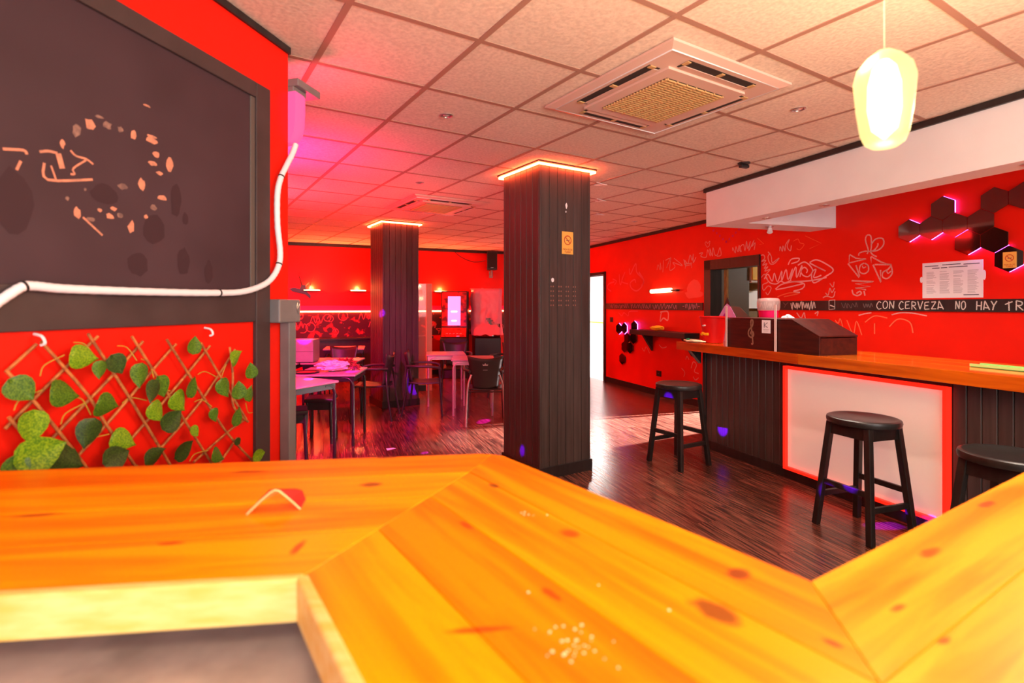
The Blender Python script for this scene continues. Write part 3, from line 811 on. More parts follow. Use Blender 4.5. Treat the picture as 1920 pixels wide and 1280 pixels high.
# ------------------------------------------------------------------ ceiling cassette air conditioners
def cassette(loc, rz, label):
    root = empty('air_conditioner', loc, rz, label=label, cat='air conditioner', group='ceiling cassette air conditioners')
    h = 0.475
    g = G()
    g.add([(-h, -h, 0), (h, -h, 0), (h, h, 0), (-h, h, 0), (-h, -h, -.012), (h, -h, -.012), (h, h, -.012), (-h, h, -.012),
           (-h + .045, -h + .045, -.026), (h - .045, -h + .045, -.026), (h - .045, h - .045, -.026), (-h + .045, h - .045, -.026)],
          [(0, 1, 2, 3), (0, 4, 5, 1), (1, 5, 6, 2), (2, 6, 7, 3), (3, 7, 4, 0), (4, 8, 9, 5), (5, 9, 10, 6), (6, 10, 11, 7), (7, 11, 8, 4), (8, 11, 10, 9)])
    obj('frame', g, M_ACW, root)
    obj('trim_line', G().tube([(-h + .045, -h + .045, -.026), (h - .045, -h + .045, -.026), (h - .045, h - .045, -.026), (-h + .045, h - .045, -.026)], .005, 6, closed=True), M_WHITE, root)
    for k in range(4):
        e = empty('louver', (0, 0, 0), k * math.pi / 2)
        e.parent = root
        o1 = obj('slot', G().box(-.27, .27, -h + .075, -h + .15, -.0285, -.0255), M_DARKSLOT, e)
        obj('flap', G().prism([(-h + .118, -.034), (-h + .152, -.030), (-h + .152, -.027), (-h + .118, -.031)], -.255, .255, 'yz'), M_ACW, e)
        for x in (-.262, 0, .262):
            obj('hinge', G().box(x - .012, x + .012, -h + .08, -h + .118, -.033, -.0285), M_ACD, e)
    obj('grille_panel', G().box(-.31, .31, -.31, .31, -.040, -.026), M_ACW, root, bevel=.002)
    obj('grille_recess', G().box(-.235, .235, -.235, .235, -.0415, -.040), M_DARKSLOT, root)
    sl = G().box(-.235, .235, -.0035, .0035, -.049, -.0415).mesh('slat'); sl.materials.append(M_ACD)
    for k in range(22):
        o = obj('slat', sl, None, root); o.location = (0, -.225 + k * .0215, 0)
    rb = G().box(-.004, .004, -.235, .235, -.051, -.0415).mesh('grille_rib'); rb.materials.append(M_ACD)
    for k in range(7):
        o = obj('grille_rib', rb, None, root); o.location = (-.225 + k * .075, 0, 0)
    return root
cassette((1.012, 3.007, CEIL - .004), A_GRID, 'large ceiling cassette air conditioner in the foreground')
cassette((-0.596, 6.317, CEIL - .004), A_GRID, 'ceiling cassette air conditioner far back above the tables')

# thin white tubes standing in for bright reflections on the ceiling beside the pillar
for k, c in enumerate([(1.090,5.145), (1.264,5.943), (1.455,6.870)]):
    obj('reflection_line', G().tube([(0, 0, 0), (.11, .02, -.02), (.0, .10, -.004)], .003, 6), M_WHITE, loc=(c[0], c[1], CEIL - .004), group='white reflection lines on the ceiling',
        label=('white tube shaped as a reflection on the ceiling beside the near pillar, nearest of three', 'white tube shaped as a reflection on the ceiling beside the near pillar, middle of three', 'white tube shaped as a reflection on the ceiling beside the near pillar, farthest of three')[k], cat='wire')

# ------------------------------------------------------------------ front counter in the foreground
KN = (0.16, 0.035, 0.010); KR = (0.50, 0.045, 0.004)
ORANGE, ORANGE_D = (0.92, 0.305, 0.0008), (0.80, 0.15, 0.0006)
kp_left = [(*(-0.243,1.111), .12, .016, .010, KN), (*(-0.247,1.310), .12, .018, .008, KN), (*(-0.503,0.837), .1, .014, .005, KR), (*(-0.294,0.824), 1.5, .016, .005, KR), (*(-0.536,1.196), .1, .026, .006, KR), (*(-0.807,0.950), .2, .03, .006, KR)]
kp_mid = [(*(0.017,1.104), -1., .010, .006, KN), (*(-0.032,0.904), -1., .014, .005, KR), (*(0.139,0.872), -1., .013, .010, KR), (*(0.359,0.742), -.9, .010, .012, KN), (*(0.285,0.650), -.95, .022, .015, KN), (*(0.086,0.690), -1., .012, .005, KR), (*(0.390,0.590), -.9, .007, .004, KN), (*(-0.006,0.614), .1, .028, .004, KR)]
kp_right = [(*(0.520,0.659), .5, .012, .004, KR), (*(0.685,0.806), .5, .02, .006, KR), (*(0.520,0.594), .5, .008, .003, KR), (*(0.958,1.001), .5, .02, .006, KN)]
MP = [pine('counter_pine_left', (0.94, 0.345, 0.0008), (0.84, 0.20, 0.0006), kp_left), pine('counter_pine_middle', ORANGE, ORANGE_D, kp_mid), pine('counter_pine_right', (0.93, 0.33, 0.012), ORANGE_D, kp_right)]
ZT, ZB = 1.09, 1.03
OUT = [(-1.285, 1.181), (0.036, 1.349), (0.449, 0.723), (2.10, 1.722)]
INN = [(-1.455, 0.600), (-0.255, 0.738), (0.238, -0.071), (2.40, 1.237)]
INN[0] = (-1.440, 0.602)
lerp = lambda p, q, t: (p[0] + (q[0] - p[0]) * t, p[1] + (q[1] - p[1]) * t)
fc = empty('front_counter', (0, 0, 0), label='orange varnished pine counter with mitred corners filling the foreground', cat='counter')
NB = 4
for sgm in range(3):
    o0, o1, i0, i1 = OUT[sgm], OUT[sgm + 1], INN[sgm], INN[sgm + 1]
    ang = math.atan2(o1[1] - o0[1], o1[0] - o0[0])
    for k in range(NB):
        t0, t1 = k / NB, (k + 1) / NB
        poly = [lerp(o0, i0, t0), lerp(o1, i1, t0), lerp(o1, i1, t1), lerp(o0, i0, t1)]
        if sgm == 0 and k == 0:   # rounded outer corner shared by the first two runs
            poly[1:2] = [(-0.012, 1.343), (0.018, 1.338)]
        if sgm == 1 and k == 0:
            poly[0:1] = [(0.018, 1.338), (0.046, 1.322)]
        o = obj('worktop_board', G(), None, fc)
        org = poly[0]
        ca, sa = math.cos(-ang), math.sin(-ang)
        lp = [((p[0] - org[0]) * ca - (p[1] - org[1]) * sa, (p[0] - org[0]) * sa + (p[1] - org[1]) * ca) for p in poly]
        if sum(lp[i - 1][0] * lp[i][1] - lp[i][0] * lp[i - 1][1] for i in range(len(lp))) < 0:
            lp = lp[::-1]
        me = G().prism(lp, ZB, ZT).mesh('worktop_board'); me.materials.append(MP[sgm])
        o.data = me
        o.location = (org[0], org[1], 0); o.rotation_euler = (0, 0, ang)
        md = o.modifiers.new('bevel', 'BEVEL'); md.width = 0.0016; md.segments = 1; md.limit_method = 'ANGLE'
# inner edge strips, worn and painted paler as a lit face, and the dark panels under the worktop
def band(p, q, d0, d1, z0, z1):
    """box along p->q, from d0 to d1 to the right of it"""
    L2 = math.hypot(q[0] - p[0], q[1] - p[1]); dx, dy = (q[0] - p[0]) / L2, (q[1] - p[1]) / L2
    nx, ny = dy, -dx
    return [(p[0] + nx * d0, p[1] + ny * d0), (q[0] + nx * d0, q[1] + ny * d0), (q[0] + nx * d1, q[1] + ny * d1), (p[0] + nx * d1, p[1] + ny * d1)][::-1]
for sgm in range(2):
    obj('worn_lit_edge', G().prism(band(INN[sgm], INN[sgm + 1], -0.006, 0.012, 0, 0), ZB, ZT + 0.001), M_EDGE, fc, bevel=0.004)
    i0, i1, o0, o1 = INN[sgm], INN[sgm + 1], OUT[sgm], OUT[sgm + 1]
M_DPANEL = mat('dark_painted_panel', (0.55, 0.46, 0.43), 0.5, color2=(0.32, 0.26, 0.24), scale=7, bump=0.3)
for sgm in range(3):
    a0, a1 = lerp(OUT[sgm], INN[sgm], .22), lerp(OUT[sgm + 1], INN[sgm + 1], .22)
    b0, b1 = lerp(OUT[sgm], INN[sgm], .28), lerp(OUT[sgm + 1], INN[sgm + 1], .28)
    p = [a0, a1, b1, b0]
    if sum(p[i - 1][0] * p[i][1] - p[i][0] * p[i - 1][1] for i in range(4)) < 0: p = p[::-1]
    obj('front_panel', G().prism(p, 0, ZB), M_BLACKP, fc)
    a0, a1 = lerp(OUT[sgm], INN[sgm], .30), lerp(OUT[sgm + 1], INN[sgm + 1], .30)
    b0, b1 = lerp(OUT[sgm], INN[sgm], 1.25), lerp(OUT[sgm + 1], INN[sgm + 1], 1.25)
    p = [a0, a1, b1, b0]
    if sum(p[i - 1][0] * p[i][1] - p[i][0] * p[i - 1][1] for i in range(4)) < 0: p = p[::-1]
    obj('under_shelf', G().prism(p, 0.945, 0.985), M_DPANEL, fc)
obj('paint_speck', (lambda g: [g.lathe([(r, 0.0), (r * .8, .0008)], 7, (c[0] + dx, c[1] + dy, ZT)) for (c, n, sp) in (((0.100,0.581), 22, .018), ((0.089,0.624), 10, .02), ((0.087,0.950), 6, .012), ((0.229,0.653), 1, .001), ((0.154,0.712), 1, .001)) for i in range(n) for r, dx, dy in [(rnd.uniform(.0007, .0022), rnd.gauss(0, sp), rnd.gauss(0, sp))]] and g)(G()), mat('dried_paint', (0.9, 0.75, 0.45), .7), fc, kind='stuff')

# folded red paper on the counter
fp = empty('folded_card', (*(-0.382,0.962), ZT), 0.25, label='folded red card scrap standing on the orange counter', cat='card')
M_REDCARD = mat('red_card', (0.78, 0.012, 0.008), 0.6)
M_PALECARD = mat('pale_card_back', (0.85, 0.33, 0.07), 0.7)
def fold(off, m, name):
    g = G(); vs = []; fs = []
    prof = [(-0.052, 0.0), (-0.03, 0.021), (-0.012, 0.036), (-0.004, 0.040), (0.004, 0.037), (0.022, 0.02), (0.04, 0.001)]
    prof2 = [(-0.018, 0.028), (-0.006, 0.029), (0.006, 0.025), (0.016, 0.022), (0.028, 0.026), (0.040, 0.022), (0.046, 0.004)]
    for (pr, y) in ((prof, 0.0), (prof2, 0.036)):
        vs += [(x, y, z + off + 0.0008) for x, z in pr]
    n = len(prof)
    fs = [(i, i + 1, n + i + 1, n + i) for i in range(n - 1)]
    g.add(vs, fs)
    o = obj(name, g, m, fp)
    md = o.modifiers.new('solid', 'SOLIDIFY'); md.thickness = 0.0012; md.offset = 1
    return o
fold(0.0012, M_REDCARD, 'red_face')
fold(0.0, M_PALECARD, 'pale_face')
obj('pale_edge', G().tube([(-0.052, -0.0005, 0.0015), (-0.03, -0.0005, 0.0225), (-0.012, -0.0005, 0.0375), (-0.004, -0.0005, 0.0415), (0.004, -0.0005, 0.0385), (0.022, -0.0005, 0.0215), (0.04, -0.0005, 0.0022)], .0016, 6), mat('raw_card_edge', (0.95, 0.6, 0.25), .7), fp)

# pendant lamps over the counter
M_SHADE = mat('glowing_glass_shade', (0.10, 0.08, 0.04), 0.4, emit=(1.0, 0.74, 0.27), strength=0.6, alpha=.75)
def pendant(x, y, label):
    root = empty('pendant_lamp', (x, y, 1.79), 0.3, label=label, cat='lamp', group='frosted glass pendant lamps over the counter')
    obj('shade', G().lathe([(.004, 0), (.022, .003), (.034, .012), (.041, .03), (.048, .08), (.053, .14), (.047, .165), (.031, .185), (.014, .198), (.006, .20)], 28), M_SHADE, root, smooth=60)
    obj('bulb', G().lathe([(.003, .02), (.022, .04), (.029, .08), (.028, .13), (.020, .165), (.008, .18)], 16), mat('hot_bulb', (1, 1, 1), .3, emit=(1, .93, .75), strength=5), root, smooth=60)
    obj('cord', G().tube([(0, 0, .198), (0, 0, CEIL - 1.79 - .02)], .0006, 6), mat('beige_cord', (0.25, 0.18, 0.13), .6), root)
    obj('ceiling_rose', G().lathe([(.035, CEIL - 1.79 - .004), (.035, CEIL - 1.79 - .02), (.012, CEIL - 1.79 - .034)], 16), M_WHITE, root, smooth=40)
    light('pendant_glow', 'POINT', (x, y, 1.70), 6, (1.0, 0.62, 0.27), 0.06)
    light('pendant_upglow', 'POINT', (x - .09, y + .05, 2.08), 14, (1.0, 0.66, 0.36), 0.06)
pendant(0.815, 1.07, 'frosted glass pendant lamp glowing yellow white above the counter')
pendant(1.80, 1.52, 'added frosted glass pendant lamp, out of view along the right counter')  # added lamp out of view for more warm light

# ------------------------------------------------------------------ long bar along the right wall
BL = 4.6
bar = empty('bar_counter', frame=FK, label='long black boarded bar with orange pine top along the red wall', cat='bar counter')
obj('carcass', G().box(0.02, BL, 0.02, 0.10, 0.0, 1.0).box(0.0, 0.05, 0.02, 0.62, 0, 1.0), M_BLACKP, bar)
obj('corner_post', G().box(-0.045, 0.0, -0.01, 0.05, 0, 1.01), M_BLACKP, bar, bevel=0.003)
bbw = 0.077
bm = G().prism([(0.001, 0.006), (0.005, 0), (bbw - 0.005, 0), (bbw - 0.001, 0.006), (bbw - 0.001, 0.02), (0.001, 0.02)], 0.0, 1.01).mesh('board')
bm.materials.append(M_BLACKB)
for k in range(13):
    o = obj('board', bm, None, bar); o.location = (k * bbw, 0, 0)
k = 0
while 2.235 + k * bbw < BL - bbw:
    o = obj('board', bm, None, bar); o.location = (2.235 + k * bbw, 0, 0); k += 1
obj('lower_rail', G().box(1.0, 2.235, 0, 0.02, 0, 0.12), M_BLACKP, bar)
obj('upper_rail', G().box(1.0, 2.235, 0, 0.02, 0.92, 1.01), M_BLACKP, bar)
obj('kick_board', G().box(-0.05, BL, -0.016, 0, 0, 0.085), M_BLACKP, bar, bevel=0.003)
# pine top: nosing and boards
for (a, b2) in ((-0.14, 1.34), (1.342, BL)):
    for (y0, y1) in ((-0.26, -0.215), (-0.214, 0.02), (0.021, 0.25), (0.251, 0.48)):
        o = obj('top_board', G().box(0, b2 - a, y0, y1, 1.01 if y0 < -0.25 else 1.05, 1.09), M_BARWOOD, bar, bevel=0.003)
        o.location = (a, 0, 0)
obj('top_support', G().box(-0.10, BL, -0.20, 0.45, 1.01, 1.05), M_BLACKP, bar)
obj('bracket', G().prism([(-0.16, 1.01), (-0.02, 0.86), (-0.02, 1.01)], -0.10, -0.05, 'yz'), M_BLACKP, bar)
# lit panel
pn = empty('light_panel', label='white frosted panel with red light frame')
pn.parent = bar
px0, px1, pz0, pz1 = 1.003, 2.232, 0.085, 0.955
obj('acrylic', G().box(px0 + .02, px1 - .02, -0.022, -0.002, pz0 + .02, pz1 - .02), M_FROST, pn, bevel=.006)
for (a, b2, c, d) in ((px0, px1, pz0, pz0 + .022), (px0, px1, pz1 - .022, pz1), (px0, px0 + .022, pz0 + .022, pz1 - .022), (px1 - .022, px1, pz0 + .022, pz1 - .022)):
    obj('frame_bar', G().box(a, b2, -0.05, -0.002, c, d), M_LEDFRAME, pn)

# ------------------------------------------------------------------ things on the bar
M_DKWOOD = mat('dark_red_brown_wood', (0.060, 0.010, 0.006), 0.35, color2=(0.028, 0.006, 0.005), scale=5, stretch=(1, 6, 8))
YB = -0.215
box_ = empty('till_box', FK.p(0, YB, 1.09), FK.a, label='dark wooden till box with sloping end and chalk treble clef on the bar', cat='box')
xa, xb = (0.537,1.332)[0], (1.489,1.358)[0]
xm = (1.098,1.347)[0]
zt = 0.255
obj('front_board', G().prism([(xa, 0), (xb, 0), (xb, .135), (xb - .245, zt), (xa, zt)], 0, .018, 'xz'), M_DKWOOD, box_, bevel=.002)
obj('back_board', G().prism([(xa, 0), (xb, 0), (xb, .135), (xb - .245, zt), (xa, zt)], .36, .378, 'xz'), M_DKWOOD, box_)
obj('end_board', G().box(xa, xa + .018, .018, .36, 0, zt), M_DKWOOD, box_)
obj('end_board', G().box(xb - .018, xb, .018, .36, 0, .13), M_DKWOOD, box_)
obj('lid', G().prism([(xb + .004, .137), (xb - .243, zt + .002), (xa, zt + .002), (xa, zt + .012), (xb - .24, zt + .012), (xb + .004, .147)], -.002, .38, 'xz'), M_DKWOOD, box_)
obj('base_board', G().box(xa + .018, xb - .018, .018, .36, 0, .018), M_DKWOOD, box_)
def clef(s):
    pts = [(0.0, -1.0), (0.12, -1.05), (0.16, -0.85), (0.05, 0.0), (-0.05, 0.75), (0.06, 1.0), (0.18, 0.8), (0.10, 0.45), (-0.28, 0.05), (-0.30, -0.32), (0.0, -0.5), (0.25, -0.3), (0.15, -0.02), (-0.05, -0.08), (-0.08, -0.25)]
    return [(x * s, z * s) for x, z in pts]
cx0, cz0 = (0.830,1.242)
obj('treble_clef', G().ribbon([(p[0] + cx0, p[1] + cz0 - 1.09) for p in spline(clef(.105), 6)], .014, -.0012), mat('bronze_chalk', (0.30, 0.17, 0.11), .7, var=.3, scale=60), box_)
M_ACRY = mat('clear_acrylic', (1.0, 0.95, 0.95), 0.03, transmission=1.0, ior=1.2, spec=.5)
M_ACRE = mat('acrylic_edge', (0.72, 0.60, 0.56), 0.2, spec=.6)
ac = empty('acrylic_screen', FK.p(0, YB - .012, 1.09), FK.a, label='clear acrylic screen standing around the dark till box', cat='screen')
obj('upright', G().box(xa - .004, xa + .016, -.003, .003, 0, .375), M_ACRE, ac)
obj('upright', G().box(xm - .01, xm + .01, -.003, .003, 0, .385), M_ACRE, ac)
obj('pane', G().prism([(xa + .016, .26), (xa + .31, .26), (xa + .17, .365), (xa + .016, .372)], -.001, .001, 'xz'), M_ACRY, ac)
crd = empty('letter_card', FK.p(*(0.993,1.286)[:1], YB - .0015, (0.993,1.286)[1]), FK.a, label='white card with letter K on the till box front', cat='card')
obj('paper', G().box(-.045, .045, -.002, 0, -.052, .058), M_PAPER, crd)
obj('letter', G().ribbon([(-.018, .038), (-.018, -.005)], .007, -.0026).ribbon([(.016, .038), (-.016, .015), (.018, -.005)], .006, -.0026), M_PRINTD, crd)
obj('small_print', G().ribbon([(-.03, -.022), (.03, -.022)], .005, -.0026).ribbon([(-.025, -.034), (.025, -.034)], .004, -.0026), M_PRINT, crd)

def at_bar(x, y=-0.1):
    return FK.p(x, y, 1.09)
bk = empty('bucket', at_bar(0.13, -.02), FK.a, label='red ice bucket at the far end of the bar', cat='bucket')
obj('body', G().lathe([(.085, 0), (.09, .004), (.128, .25), (.135, .255), (.137, .268), (.126, .268), (.086, .012), (.01, .01)], 28), mat('red_bucket_plastic', (.72, .006, .006), .4), bk, smooth=40)
obj('yellow_logo', G().tube([(-.035, -.1145, .085), (-.012, -.119, .098), (.02, -.118, .09), (.05, -.106, .092)], .014, 8), mat('yellow_print', (.9, .5, .01), .5), bk)
obj('white_logo', G().tube([(-.0, -.129, .175), (.03, -.126, .178)], .008, 6), M_PAPER, bk)
pw = empty('paper_wad', at_bar(0.05, -.19), FK.a + .2, label='crumpled white paper with green corner lying beside the red bucket', cat='paper')
def crumple(r, seed, sx=1, sy=1, sz=1, sub=3, amp=.35, fr=2.0):
    import bmesh
    b = bmesh.new(); bmesh.ops.create_icosphere(b, subdivisions=sub, radius=1.0)
    for v in b.verts:
        n = mnoise.noise(v.co * fr + Vector((seed, seed * 2, 0))) + .5 * mnoise.noise(v.co * fr * 2.3 + Vector((0, seed, 3)))
        v.co *= (1 + amp * n)
        v.co = Vector((v.co.x * sx * r, v.co.y * sy * r, v.co.z * sz * r))
    zmin = min(v.co.z for v in b.verts)
    for v in b.verts: v.co.z -= zmin
    me = bpy.data.meshes.new('crumple'); b.to_mesh(me); b.free()
    return me
obj('sheet', crumple(.07, 3, 1.7, .8, .22), mat('cream_paper', (.85, .72, .48), .8), pw)
obj('green_corner', crumple(.02, 5, 1.2, .6, .5), mat('green_print', (.02, .3, .12), .7), pw).location = (-.05, -.03, .02)
rs = obj('red_napkin', crumple(.05, 9, 1.6, .8, .12), mat('red_napkin_paper', (.75, .05, .03), .8), loc=at_bar(-0.13, -.10), rz=FK.a, label='flat red napkin at the very end of the bar top', cat='napkin')
pp = empty('purple_leaflet', at_bar((0.022,1.370)[0], .26), FK.a, label='lilac folded leaflet leaning behind the till box', cat='leaflet')
obj('sheet', G().prism([(-.22, .16), (-.02, .42), (.1, .26), (.08, .0), (-.18, .0)], 0, .004, 'xz'), mat('lilac_paper', (.55, .28, .62), .8), pp)
obj('stripe', G().prism([(-.10, .24), (-.05, .30), (-.02, .22), (-.06, .16)], -.002, -.0005, 'xz'), mat('violet_print', (.38, .02, .38), .8), pp)
obj('dark_top', G().prism([(-.07, .36), (-.02, .46), (.03, .37), (-.02, .40)], -.002, .006, 'xz'), M_BLACK, pp)
pk = empty('pink_tub', at_bar((0.512,1.378)[0], .29), FK.a, label='bright pink tub with blue print behind the till box', cat='tub')
obj('body', G().lathe([(.07, 0), (.085, .32), (.09, .33), (.08, .33), (.07, .3)], 24), mat('hot_pink', (.80, .005, .12), .4), pk, smooth=40)
obj('print', G().blob((.0, .245), .02, .025, -.0835, 12, .1, 4), mat('cyan_print', (.05, .35, .7), .5), pk)
obj('clear_dome', G().lathe([(.092, .33), (.10, .36), (.10, .42), (.085, .445), (.02, .45)], 24), mat('milky_clear_plastic', (.5, .35, .33), .25, alpha=.45), pk, smooth=60)
wt = obj('crumpled_tissue', crumple(.055, 12, 1, .7, .8), M_PAPER, loc=(*at_bar((0.728,1.382)[0], .30)[:2], 1.09 + .20), rz=0, label='crumpled white tissue on the stacked box behind the till', cat='tissue')
bxs = obj('storage_box', G().box(-.09, .09, -.09, .09, 0, .20), M_DKWOOD, loc=at_bar((0.728,1.382)[0], .30), rz=FK.a, bevel=.004, label='small dark box behind the till carrying a white tissue', cat='box')
gt = empty('bar_mat', (*FK.p(2.30, .05)[:2], 1.09), FK.a - .02, label='bright green bar mat lying on the bar top at the right', cat='bar mat')
obj('mat_base', G().box(0, .62, 0, .09, 0, .014), mat('green_rubber', (.01, .55, .12), .35), gt, bevel=.004)
obj('mat_rim', G().box(0, .62, -.004, .004, .004, .02).box(0, .62, .086, .094, .004, .02), mat('pale_green_rim', (.45, .75, .25), .3), gt)

# ------------------------------------------------------------------ right wall: chalk words, graffiti, mirrors, papers
write('CON', (2.492,1.480)[0], (2.672,1.480)[0], 1.435, 1.508, .0085, -.0195, M_CHALK, rail)
write('CERVEZA', (2.701,1.480)[0], (3.082,1.479)[0], 1.432, 1.505, .0085, -.0195, M_CHALK, rail)
write('NO', (3.163,1.479)[0], (3.248,1.479)[0], 1.432, 1.502, .0085, -.0195, M_CHALK, rail)
write('HAY', (3.312,1.479)[0], (3.463,1.479)[0], 1.432, 1.505, .0085, -.0195, M_CHALK, rail)
write('TR', (3.504,1.478)[0], (3.630,1.478)[0], 1.430, 1.505, .0085, -.0195, M_CHALK, rail)
M_FAINT = mat('rubbed_chalk', (.14, .10, .10), .9)
scribble((2.132,1.481)[0], (2.315,1.481)[0], 1.445, 1.49, .006, -.0195, M_FAINT, rail, 10, 17, 'chalk_scribble')
scribble((2.370,1.481)[0], (2.455,1.480)[0], 1.45, 1.485, .008, -.0195, M_FAINT, rail, 8, 18, 'chalk_scribble')
write('Y', (1.391,1.483)[0], (1.488,1.482)[0], 1.44, 1.50, .007, -.0195, M_FAINT, rail)
obj('chalk_square', G().ribbon([(1.993,1.521), (2.060,1.526), (2.060,1.431), (1.993,1.424), (1.993,1.521)], .007, -.0195).ribbon([(2.005,1.470), (2.054,1.453)], .012, -.0195), M_CHALK, rail)
scribble((1.016,1.497)[0], (1.284,1.496)[0], 1.43, 1.505, .010, -.0195, M_CHALK, rail, 16, 3, 'chalk_scribble')
scribble((1.517,1.495)[0], (1.821,1.493)[0], 1.43, 1.505, .011, -.0195, M_CHALK, rail, 20, 4, 'chalk_scribble')
M_CHALKM = mat('mauve_chalk', (.40, .17, .22), .9)
scribble((-2.547,1.450)[0], (-1.904,1.451)[0], 1.415, 1.485, .010, -.0195, M_CHALKM, rail, 20, 5, 'chalk_scribble')
scribble((-1.836,1.451)[0], (-1.230,1.452)[0], 1.415, 1.485, .010, -.0195, M_CHALKM, rail, 18, 6, 'chalk_scribble')
scribble((-1.171,1.452)[0], (-0.540,1.454)[0], 1.415, 1.485, .010, -.0195, M_CHALKM, rail, 18, 7, 'chalk_scribble')
write('-', (-0.427,1.454)[0], (-0.366,1.454)[0], 1.415, 1.485, .010, -.0195, M_CHALKM, rail)
scribble((-0.354,1.454)[0], (-0.083,1.455)[0], 1.415, 1.49, .010, -.0195, M_CHALKM, rail, 12, 9, 'chalk_scribble')
write('-', (-0.083,1.455)[0], (-0.026,1.455)[0], 1.415, 1.485, .010, -.0195, M_CHALKM, rail)

GY = -0.0012
def graf(pts, w=.012, m=None, smooth_=True, k=5):
    obj('graffiti_stroke', G().ribbon([tuple(p) for p in (spline(pts, k) if smooth_ and len(pts) > 2 else pts)], w * 1.3, GY), m or M_CHALKP, wall_right)
# bow and twin faces tag
graf([(2.391,1.979),(2.402,2.020),(2.375,2.119),(2.391,2.165),(2.429,2.149),(2.434,2.049),(2.429,2.007),(2.466,2.014),(2.497,2.052),(2.497,2.073)], .010)
graf([(2.434,2.070),(2.476,2.117),(2.543,2.114),(2.553,2.057),(2.507,2.010),(2.434,2.001),(2.370,2.008),(2.315,1.997),(2.304,1.971)], .010)
graf([(2.418,2.008),(2.445,1.969),(2.487,1.944)], .010)
graf([(2.208,1.991),(2.276,1.947),(2.381,1.932),(2.202,1.904),(2.208,1.985)], .010, smooth_=False)
graf([(2.191,1.899),(2.309,1.750)], .011); graf([(2.276,1.876),(2.315,1.760)], .011)
graf([(2.359,1.891),(2.321,1.868),(2.315,1.809),(2.359,1.785),(2.402,1.809),(2.402,1.862),(2.364,1.891)], .010)
graf([(2.343,1.866),(2.353,1.844),(2.381,1.853)], .008)
graf([(2.429,1.949),(2.434,1.886),(2.434,1.949),(2.528,1.889),(2.628,1.856),(2.466,1.868)], .011, smooth_=False)
graf([(2.450,1.869),(2.528,1.692),(2.523,1.812)], .012, smooth_=False)
graf([(2.623,1.851),(2.633,1.774),(2.588,1.726),(2.543,1.743),(2.548,1.789),(2.593,1.812),(2.623,1.846)], .010)
graf([(2.578,1.813),(2.593,1.776),(2.623,1.795)], .009)
graf([(2.231,1.721),(2.455,1.701),(2.270,1.687),(2.424,1.655),(2.270,1.643),(2.381,1.624)], .012, smooth_=False)
graf([(2.236,1.628),(2.248,1.584),(2.293,1.567),(2.332,1.588),(2.315,1.610),(2.282,1.589)], .011); graf([(2.359,1.614),(2.370,1.566)], .011)
# small tag left of it
graf([(1.905,1.551),(1.949,1.567),(2.024,1.555),(2.048,1.617)], .008); graf([(1.937,1.602),(1.968,1.579),(1.987,1.652),(2.011,1.606),(2.042,1.651)], .008); graf([(1.987,1.704),(2.024,1.663),(2.036,1.719)], .007)
# big bubble tag
M_BUB = mat('pale_pink_marker', (.92, .44, .45), .8, spec=.1)
for q in ([(1.108,1.791),(1.165,1.847),(1.229,1.760),(1.260,1.854),(1.307,1.750),(1.368,1.873),(1.368,1.760),(1.429,1.888),(1.458,1.768),(1.517,1.889),(1.488,1.761),(1.560,1.910),(1.574,1.787),(1.645,1.922),(1.617,1.791)],
          [(1.132,1.810),(1.197,1.742),(1.292,1.725),(1.353,1.754),(1.414,1.733),(1.502,1.760)], [(1.589,1.926),(1.672,1.956),(1.741,1.915),(1.781,1.848),(1.727,1.791),(1.659,1.807),(1.631,1.857),(1.672,1.896),(1.714,1.864),(1.700,1.829)],
          [(1.741,1.945),(1.834,1.967),(1.987,1.886),(2.024,1.832),(1.937,1.780),(1.794,1.717),(1.768,1.825),(1.821,1.863),(1.794,1.776),(1.886,1.795)], [(1.741,1.939),(1.937,1.838),(1.794,1.911)],
          [(1.276,1.662),(1.368,1.716),(1.546,1.740),(1.672,1.710),(1.645,1.657),(1.531,1.630),(1.617,1.615)], [(1.502,1.741),(1.754,1.743),(1.949,1.768)], [(1.284,1.655),(1.473,1.681),(1.672,1.716)],
          [(1.458,1.942),(1.502,2.001),(1.603,2.004),(1.589,1.969),(1.502,1.951)]):
    graf(q, .011, M_BUB)
# column tag at the door edge
for q in ([(1.050,2.085),(1.099,2.087),(1.116,2.046),(1.066,2.011),(1.132,2.019),(1.083,1.963),(1.149,1.978),(1.108,1.922),(1.165,1.938),(1.116,1.889),(1.197,1.903),(1.149,1.861),(1.116,1.837)], [(1.165,2.120),(1.213,2.064),(1.229,1.985),(1.292,2.012),(1.330,2.028),(1.260,1.970),(1.197,1.975),(1.165,2.055),(1.197,2.104)], [(1.066,1.813),(1.116,1.850),(1.165,1.756),(1.083,1.720),(1.099,1.654),(1.165,1.704),(1.213,1.676),(1.165,1.600),(1.132,1.627)], [(1.307,1.572),(1.473,1.613),(1.603,1.604),(1.399,1.570)]):
    graf(q, .009, M_CHALKP if q[0][0] < 1.3 else M_CHALKO)
graf([(1.338,2.116),(1.346,2.166),(1.376,2.106),(1.384,2.168),(1.414,2.108),(1.421,2.176),(1.473,2.232),(1.444,2.155),(1.488,2.101),(1.502,2.161)], .008); graf([(1.531,2.207),(1.589,2.225),(1.617,2.179),(1.672,2.154),(1.617,2.100),(1.574,2.117)], .005, M_CHALKO); graf([(1.686,2.249),(1.886,2.142),(1.741,2.099)], .004, M_CHALKO, False)
